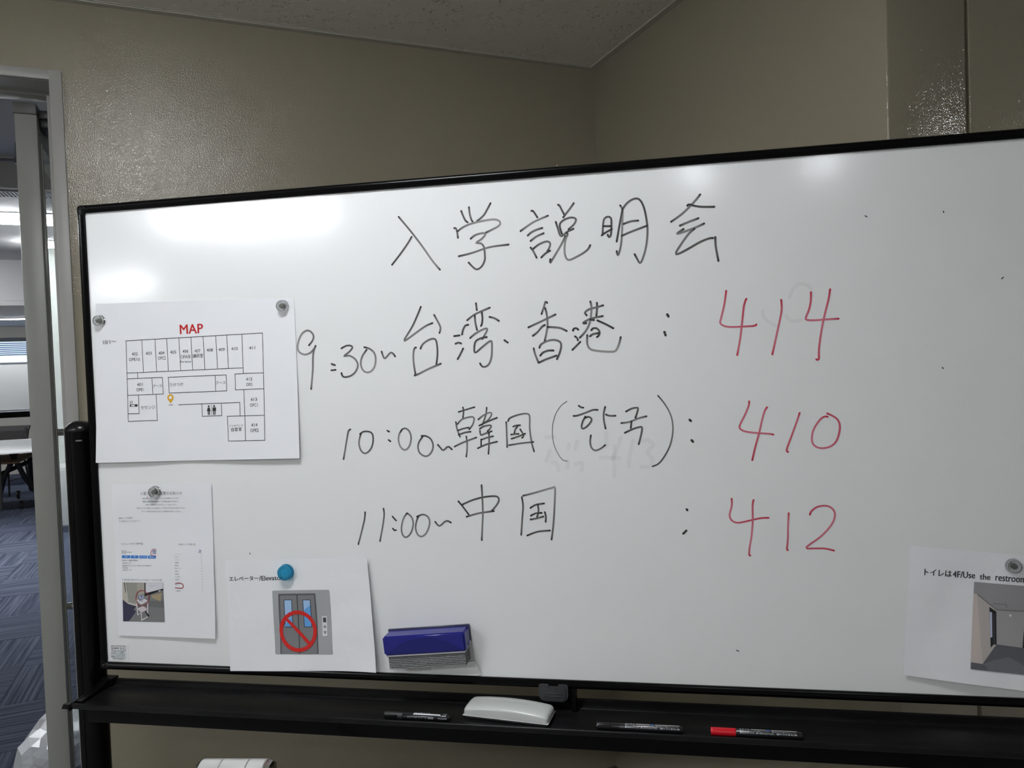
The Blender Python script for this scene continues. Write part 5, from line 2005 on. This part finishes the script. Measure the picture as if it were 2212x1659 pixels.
# ------------------------------------------------------------------ blue eraser clinging to the board
be = root('blue_eraser', FB, (0.665, -0.02, ZB + 0.02), 'blue board eraser with grey felt layers clinging above the lower rail', 'eraser')
ea = math.radians(5.2); eo = (0.583, -0.040, ZB + 0.0460)      # lower front corner of the blue body
def E_(p): 
    x, y, z_ = p; return (eo[0] + x*math.cos(ea) - z_*math.sin(ea), eo[1] + y, eo[2] + x*math.sin(ea) + z_*math.cos(ea))
def emb(mb): mb.v = [E_(p) for p in mb.v]; return mb
EL_ = 0.150
bm = bmesh.new(); bmesh.ops.create_cube(bm, size=1.0)
for vtx in bm.verts:
    x, y, z_ = vtx.co
    yy = (y + 0.5) * 0.036; zz = (z_ + 0.5) * 0.034
    if z_ > 0 and y > 0: zz -= 0.001
    vtx.co = Vector(((x + 0.5) * EL_, yy, zz))
bmesh.ops.bevel(bm, geom=bm.edges[:], offset=0.0030, segments=3, affect='EDGES')
part('eraser_body', emb(MB().from_bm(bm, True)), mat('blue_plastic', (0.014, 0.016, 0.21), 0.22), be)
part('label_arc', emb(MB().add([(0.006 + 0.138*k/20, -0.0003, 0.003 + 0.026*math.sin(math.pi*k/20)**0.8) for k in range(21)], [list(range(21))])), mat('blue_print', (0.008, 0.010, 0.15), 0.3), be, 'darker blue curved panel')
part('back_plate', emb(MB().rbox(-0.0012, EL_ + 0.001, 0.0355, 0.0390, -0.002, 0.0355, 0.001, 1)), mat('blue_back_plate', (0.05, 0.05, 0.10), 0.4), be)
part('side_clip', emb(MB().rbox(EL_ - 0.0005, EL_ + 0.0025, 0.024, 0.031, 0.001, 0.008, 0.0006, 1)), mat('clip_grey', (0.45, 0.45, 0.47), 0.4), be)
part('felt_rim', emb(MB().box(0.004, EL_ - 0.002, 0.001, 0.036, -0.0018, 0.0005)), mat('felt_rim_grey', (0.42, 0.42, 0.44), 0.6), be)
felt_a = mat('felt_light', (0.22, 0.23, 0.23), 0.95, spec=0.1); add_mottle(felt_a, (0.10, 0.105, 0.105), (0.36, 0.37, 0.37), 900, 3)
def wavy(z0_, z1_, inset, seed, amp):
    rr = random.Random(seed); n = 40; mb = MB(); vs = []
    for k in range(n + 1):
        x = 0.006 + (EL_ - 0.010 - inset) * k / n
        d1_, d2_ = amp*rr.uniform(-1, 1), amp*rr.uniform(-1, 1)
        for (yy, zz) in ((0.0035 + inset*0.5, z0_ + d1_), (0.0035 + inset*0.5 - 0.0006, (z0_+z1_)/2), (0.0035 + inset*0.5, z1_ + d2_), (0.0360, z1_), (0.0360, z0_)): vs.append((x, yy, zz))
    fs = []
    for k in range(n):
        for q in range(5): fs.append((k*5+q, k*5+(q+1) % 5, (k+1)*5+(q+1) % 5, (k+1)*5+q))
    fs += [(0, 1, 2, 3, 4)[::-1], tuple(n*5+q for q in range(5))]
    return mb.add(vs, fs, True)
for k in range(8):
    zt = -0.0018 - k*0.0030; nm = 'felt_layer'
    part(nm, emb(wavy(zt - 0.0020, zt, 0.0, 30+k, 0.00025)), felt_a, be)
    part('felt_gap', emb(wavy(zt - 0.0031, zt - 0.0018, 0.0080, 60+k, 0.00025)), felt_a, be)
wp = [(0.66, -0.012, ZB + 0.024), (0.738, -0.012, ZB + 0.030), (0.748, -0.004, ZB + 0.006), (0.742, -0.004, ZB + 0.0025), (0.664, -0.004, ZB + 0.0030), (0.657, -0.006, ZB + 0.008)]
part('loose_wipe', MB().add(wp + [(x, y + 0.0008, z_ + 0.0008) for (x, y, z_) in wp], [(5, 4, 3, 2, 1, 0), (6, 7, 8, 9, 10, 11), (0, 1, 7, 6), (1, 2, 8, 7), (2, 3, 9, 8), (3, 4, 10, 9), (4, 5, 11, 10), (5, 0, 6, 11)]), mat('wipe_sheet', (0.84, 0.84, 0.84), 0.7), be, 'white wiping sheet under the felt')

# ------------------------------------------------------------------ things on the tray
SURF = TZ - 0.002
ge = root('grey_eraser', FB, (0.805, -0.04, SURF), 'pale grey rounded eraser lying slanted on the pen tray beside the lock', 'eraser')
GA = math.radians(-7.6); GC = (0.803, -0.0365)
def G_(p):
    x, y, z_ = p; return (GC[0] + x*math.cos(GA) - y*math.sin(GA), GC[1] + x*math.sin(GA) + y*math.cos(GA), SURF + z_)
def gmb(mb): mb.v = [G_(p) for p in mb.v]; return mb
GL, GW = 0.151, 0.050
def gtop(x, y=0.0): return 0.0185 + 0.0055*(1 - (2*x/GL)**2)
mb_ = MB(); secs = []
for i_ in range(25):
    q = -1 + 2*i_/24; x = GL/2 * math.copysign(1 - (1 - abs(q))**1.6, q); e_ = min(1.0, ((GL/2 - abs(x)) / 0.008)); rnd_ = math.sqrt(max(0.0, 1 - (1 - e_)**2))
    hw = GW/2 - 0.007*(1 - rnd_); top = 0.0055 + (gtop(x) - 0.0055) * (0.62 + 0.38*rnd_); cr = 0.0012
    ring = [(x, -hw, 0.0055), (x, -hw, top - cr - 0.0045)]
    for k in range(1, 6):
        t_ = math.pi/2*k/5; ring.append((x, -hw + 0.005*(1 - math.cos(t_)), top - cr - 0.0045 + 0.0045*math.sin(t_)))
    for k in range(1, 10):
        yy = -hw + 0.005 + (2*hw - 0.010)*k/10; ring.append((x, yy, top - cr*(2*yy/GW)**2*1.0 - 0.0))
    for k in range(5, 0, -1):
        t_ = math.pi/2*k/5; ring.append((x, hw - 0.005*(1 - math.cos(t_)), top - cr - 0.0045 + 0.0045*math.sin(t_)))
    ring += [(x, hw, top - cr - 0.0045), (x, hw, 0.0055)]; secs.append(ring)
m_ = len(secs[0]); mb_.add([p for r in secs for p in r], [(i_*m_ + k, i_*m_ + k + 1, (i_+1)*m_ + k + 1, (i_+1)*m_ + k) for i_ in range(24) for k in range(m_ - 1)] + [tuple(range(m_))[::-1], tuple(24*m_ + k for k in range(m_))] + [(i_*m_, (i_+1)*m_, (i_+1)*m_ + m_ - 1, i_*m_ + m_ - 1) for i_ in range(24)], True)
part('eraser_body', gmb(mb_), mat('pale_grey_plastic', (0.56, 0.58, 0.56), 0.20), ge)
part('felt_pad', gmb(MB().rbox(-GL/2 + 0.003, GL/2 - 0.003, -GW/2 + 0.003, GW/2 - 0.003, 0.0, 0.0058, 0.002, 2)), mat('felt_pad_dark', (0.05, 0.05, 0.05), 0.95), ge)
part('rim_line', gmb(MB().rbox(-GL/2 - 0.0006, GL/2 + 0.0006, -GW/2 - 0.0006, GW/2 + 0.0006, 0.0050, 0.0063, 0.0005, 1)), MATS['pale_grey_plastic'], ge)
vs, fs = text_mesh('CLEAN ERASER')
part('embossed_text', gmb(MB().add([(-0.018 + a*0.052, -0.0015 + b_*0.0065, gtop(-0.018 + a*0.052) + 0.00012) for (a, b_) in vs], fs)), mat('emboss_grey', (0.36, 0.37, 0.36), 0.4), ge)
def crease(y):      # moulded ridge along the top
    xs = [-0.055 + 0.11*k/12 for k in range(13)]; sec = ((-0.0006, -0.0003), (-0.0003, 0.0004), (0.0003, 0.0004), (0.0006, -0.0003))
    return MB().add([(x, y + a, gtop(x) - 0.0003 + b_) for x in xs for (a, b_) in sec], [(4*k+q, 4*k+4+q, 4*k+5+q, 4*k+1+q) for k in range(12) for q in range(3)], True)
part('crease_line', gmb(crease(0.0115)), MATS['pale_grey_plastic'], ge)

def marker(x0, x1, yc, r, label, cap_m, cap_len, rows, clip=False, cap_r=1.0, dome=False, ring=None):
    t = root('board_marker', FB, ((x0 + x1)/2, yc, SURF), label, 'marker', None); zc = SURF + r * max(1.0, cap_r)
    if clip: xb0, xb1, xc0, xc1 = x0 + cap_len, x1, x0, x0 + cap_len
    else: xb0, xb1, xc0, xc1 = x0 + cap_len, x1, x0, x0 + cap_len
    prof = [(r*0.9, 0), (r, 0.001), (r, xb1 - xb0 - 0.010)]
    if dome: prof += [(r*0.96, xb1-xb0-0.007), (r*0.80, xb1-xb0-0.0035), (r*0.45, xb1-xb0-0.0008), (0.0, xb1-xb0)]
    else: prof += [(r, xb1-xb0-0.004), (r*0.94, xb1-xb0-0.0035), (r*0.94, xb1-xb0-0.0004), (r*0.85, xb1-xb0)]
    body = part('barrel', MB().lathe(prof, (xb0, yc, zc), (1, 0, 0), 28), mat('marker_barrel_black', (0.013, 0.013, 0.015), 0.16), t)
    rc = r * cap_r
    part('cap', MB().lathe([(rc*0.88, 0), (rc*0.97, 0.001), (rc, 0.003), (rc, cap_len - 0.001), (rc*0.97, cap_len)], (xc0, yc, zc), (1, 0, 0), 28), cap_m, t)
    if clip: part('cap_clip', MB().rbox(xc0 + 0.001, xc0 + 0.024, yc - rc - 0.0025, yc - rc + 0.001, zc - 0.001, zc + 0.0035, 0.0008, 2), black_pl, t)
    if ring: part('cap_ring', MB().lathe([(rc*1.015, 0), (rc*1.015, 0.0018)], (xc0 + ring, yc, zc), (1, 0, 0), 28), black_pl, t)
    for (body_t, xa, xb, deg, h, c) in rows:      # print wrapped round the barrel; deg 0 = facing the room, 90 = up
        vs_, fs_ = text_mesh(body_t) if body_t else ([(0, 0), (1, 0), (1, 1), (0, 1)], [(0, 1, 2, 3)])
        out = []
        for (a, b_) in vs_:
            an = math.radians(deg) + (b_ - 0.5) * h / r; rr = r + 0.00015
            out.append((xa + a*(xb - xa), yc - rr*math.cos(an), zc + rr*math.sin(an)))
        part('printed_text', MB().add(out, fs_), c, t)
mat('marker_barrel_black', (0.013, 0.013, 0.015), 0.16)
wpr = mat('white_ink', (0.80, 0.82, 0.85), 0.5); bpr = mat('blue_ink_patch', (0.05, 0.16, 0.50), 0.5); spr = mat('silver_ink', (0.52, 0.52, 0.50), 0.35, 0.3); dpr = mat('dim_white_ink', (0.45, 0.46, 0.47), 0.5)
marker(0.5895, 0.7075, -0.0655, 0.0062, 'black capped marker with clip lying on the tray below the blue eraser', mat('cap_black_matt', (0.022, 0.022, 0.023), 0.5), 0.033, 
       [('MARKER', 0.643, 0.672, 82, 0.0032, wpr), (None, 0.642, 0.690, 62, 0.0022, wpr), ('W', 0.6915, 0.701, 70, 0.0048, dpr), ('ホワイトボードマーカー', 0.632, 0.669, 12, 0.0026, dpr), (None, 0.669, 0.678, 12, 0.0030, dpr), ('中字', 0.670, 0.677, 12, 0.0026, MATS['marker_barrel_black']), ('PM-B100MD', 0.6865, 0.7015, 8, 0.0022, dpr)], clip=True, dome=True)
small = [('水性顔料インキ　ホワイトボード専用　消えにくい場合は', 55), ('●キャップをしっかり閉めてください　●幼児の手の届かないところへ', 32), ('●直射日光をさけてください　●ペン先を下にしないでください', 8)]
def lines(xa, xb): 
    L_ = xb - xa
    return [('■ ■ ■ ■', xa, xa + 0.17*L_, 84, 0.0017, dpr), (None, xa + 0.20*L_, xa + 0.46*L_, 84, 0.0017, spr), (None, xa + 0.47*L_, xa + 0.53*L_, 82, 0.0026, bpr), (None, xa + 0.55*L_, xb, 84, 0.0017, spr),
            (small[1][0], xa, xb, 56, 0.0022, dpr), (small[2][0], xa, xa + 0.60*L_, 28, 0.0026, wpr), (small[0][0], xa + 0.64*L_, xb, 28, 0.0026, wpr)]
marker(0.9545, 1.0930, -0.0655, 0.0060, 'glossy black capped marker lying on the tray to the right of the grey eraser', mat('cap_black_gloss', (0.012, 0.012, 0.013), 0.12), 0.0375, lines(1.0015, 1.0880), ring=0.022)
marker(1.1370, 1.2760, -0.0655, 0.0060, 'black marker with red cap lying on the tray', mat('cap_red', (0.62, 0.008, 0.02), 0.22), 0.0385, lines(1.1815, 1.2680), cap_r=1.06)

# ------------------------------------------------------------------ silver floor stand in front of the board
sx, sy, sz = -0.466, 1.19, 0.801
FS = Frame(sx, sy, math.radians(-4.0))
ss = root('sign_stand', FS, (0, 0, 0), 'silver floor stand with a horizontal brushed cylinder head in front of the whiteboard', 'stand')
silver = mat('brushed_silver', (0.80, 0.79, 0.77), 0.34, 0.55); add_bump(silver, 90, 0.08, 0.0006, 3, stretch=(0.2, 1, 6))
CR = 0.028; hl = 0.056
for (xa, xb) in ((-0.056, -0.0225), (-0.0215, 0.0215), (0.0225, 0.050)):
    part('head_segment', MB().lathe([(CR*0.96, xa), (CR, xa + 0.001), (CR, xb - 0.001), (CR*0.96, xb)], (0, 0, sz), (1, 0, 0), 36), silver, ss)
part('head_core', MB().lathe([(CR*0.9, -0.055), (CR*0.9, 0.049)], (0, 0, sz), (1, 0, 0), 24), dark_metal, ss)
part('head_end_cap', MB().lathe([(CR*0.97, 0.0), (CR*1.0, 0.003), (CR*0.9, 0.009), (CR*0.55, 0.012), (0, 0.0125)], (0.0505, 0, sz), (1, 0, 0), 10, False), chrome, ss)
part('head_end_cap', MB().lathe([(CR*0.97, 0.0), (CR*0.9, 0.003), (0, 0.0045)], (-0.0565, 0, sz), (-1, 0, 0), 24), chrome, ss)
part('pole', MB().tube([(0, 0, sz - CR*0.9), (0, 0, 0.015)], 0.012, 18), silver, ss)
part('base', MB().lathe([(0.14, 0), (0.14, 0.008), (0.12, 0.014), (0.02, 0.020), (0.015, 0.03)], (0, 0, 0), (0, 0, 1), 36), silver, ss)
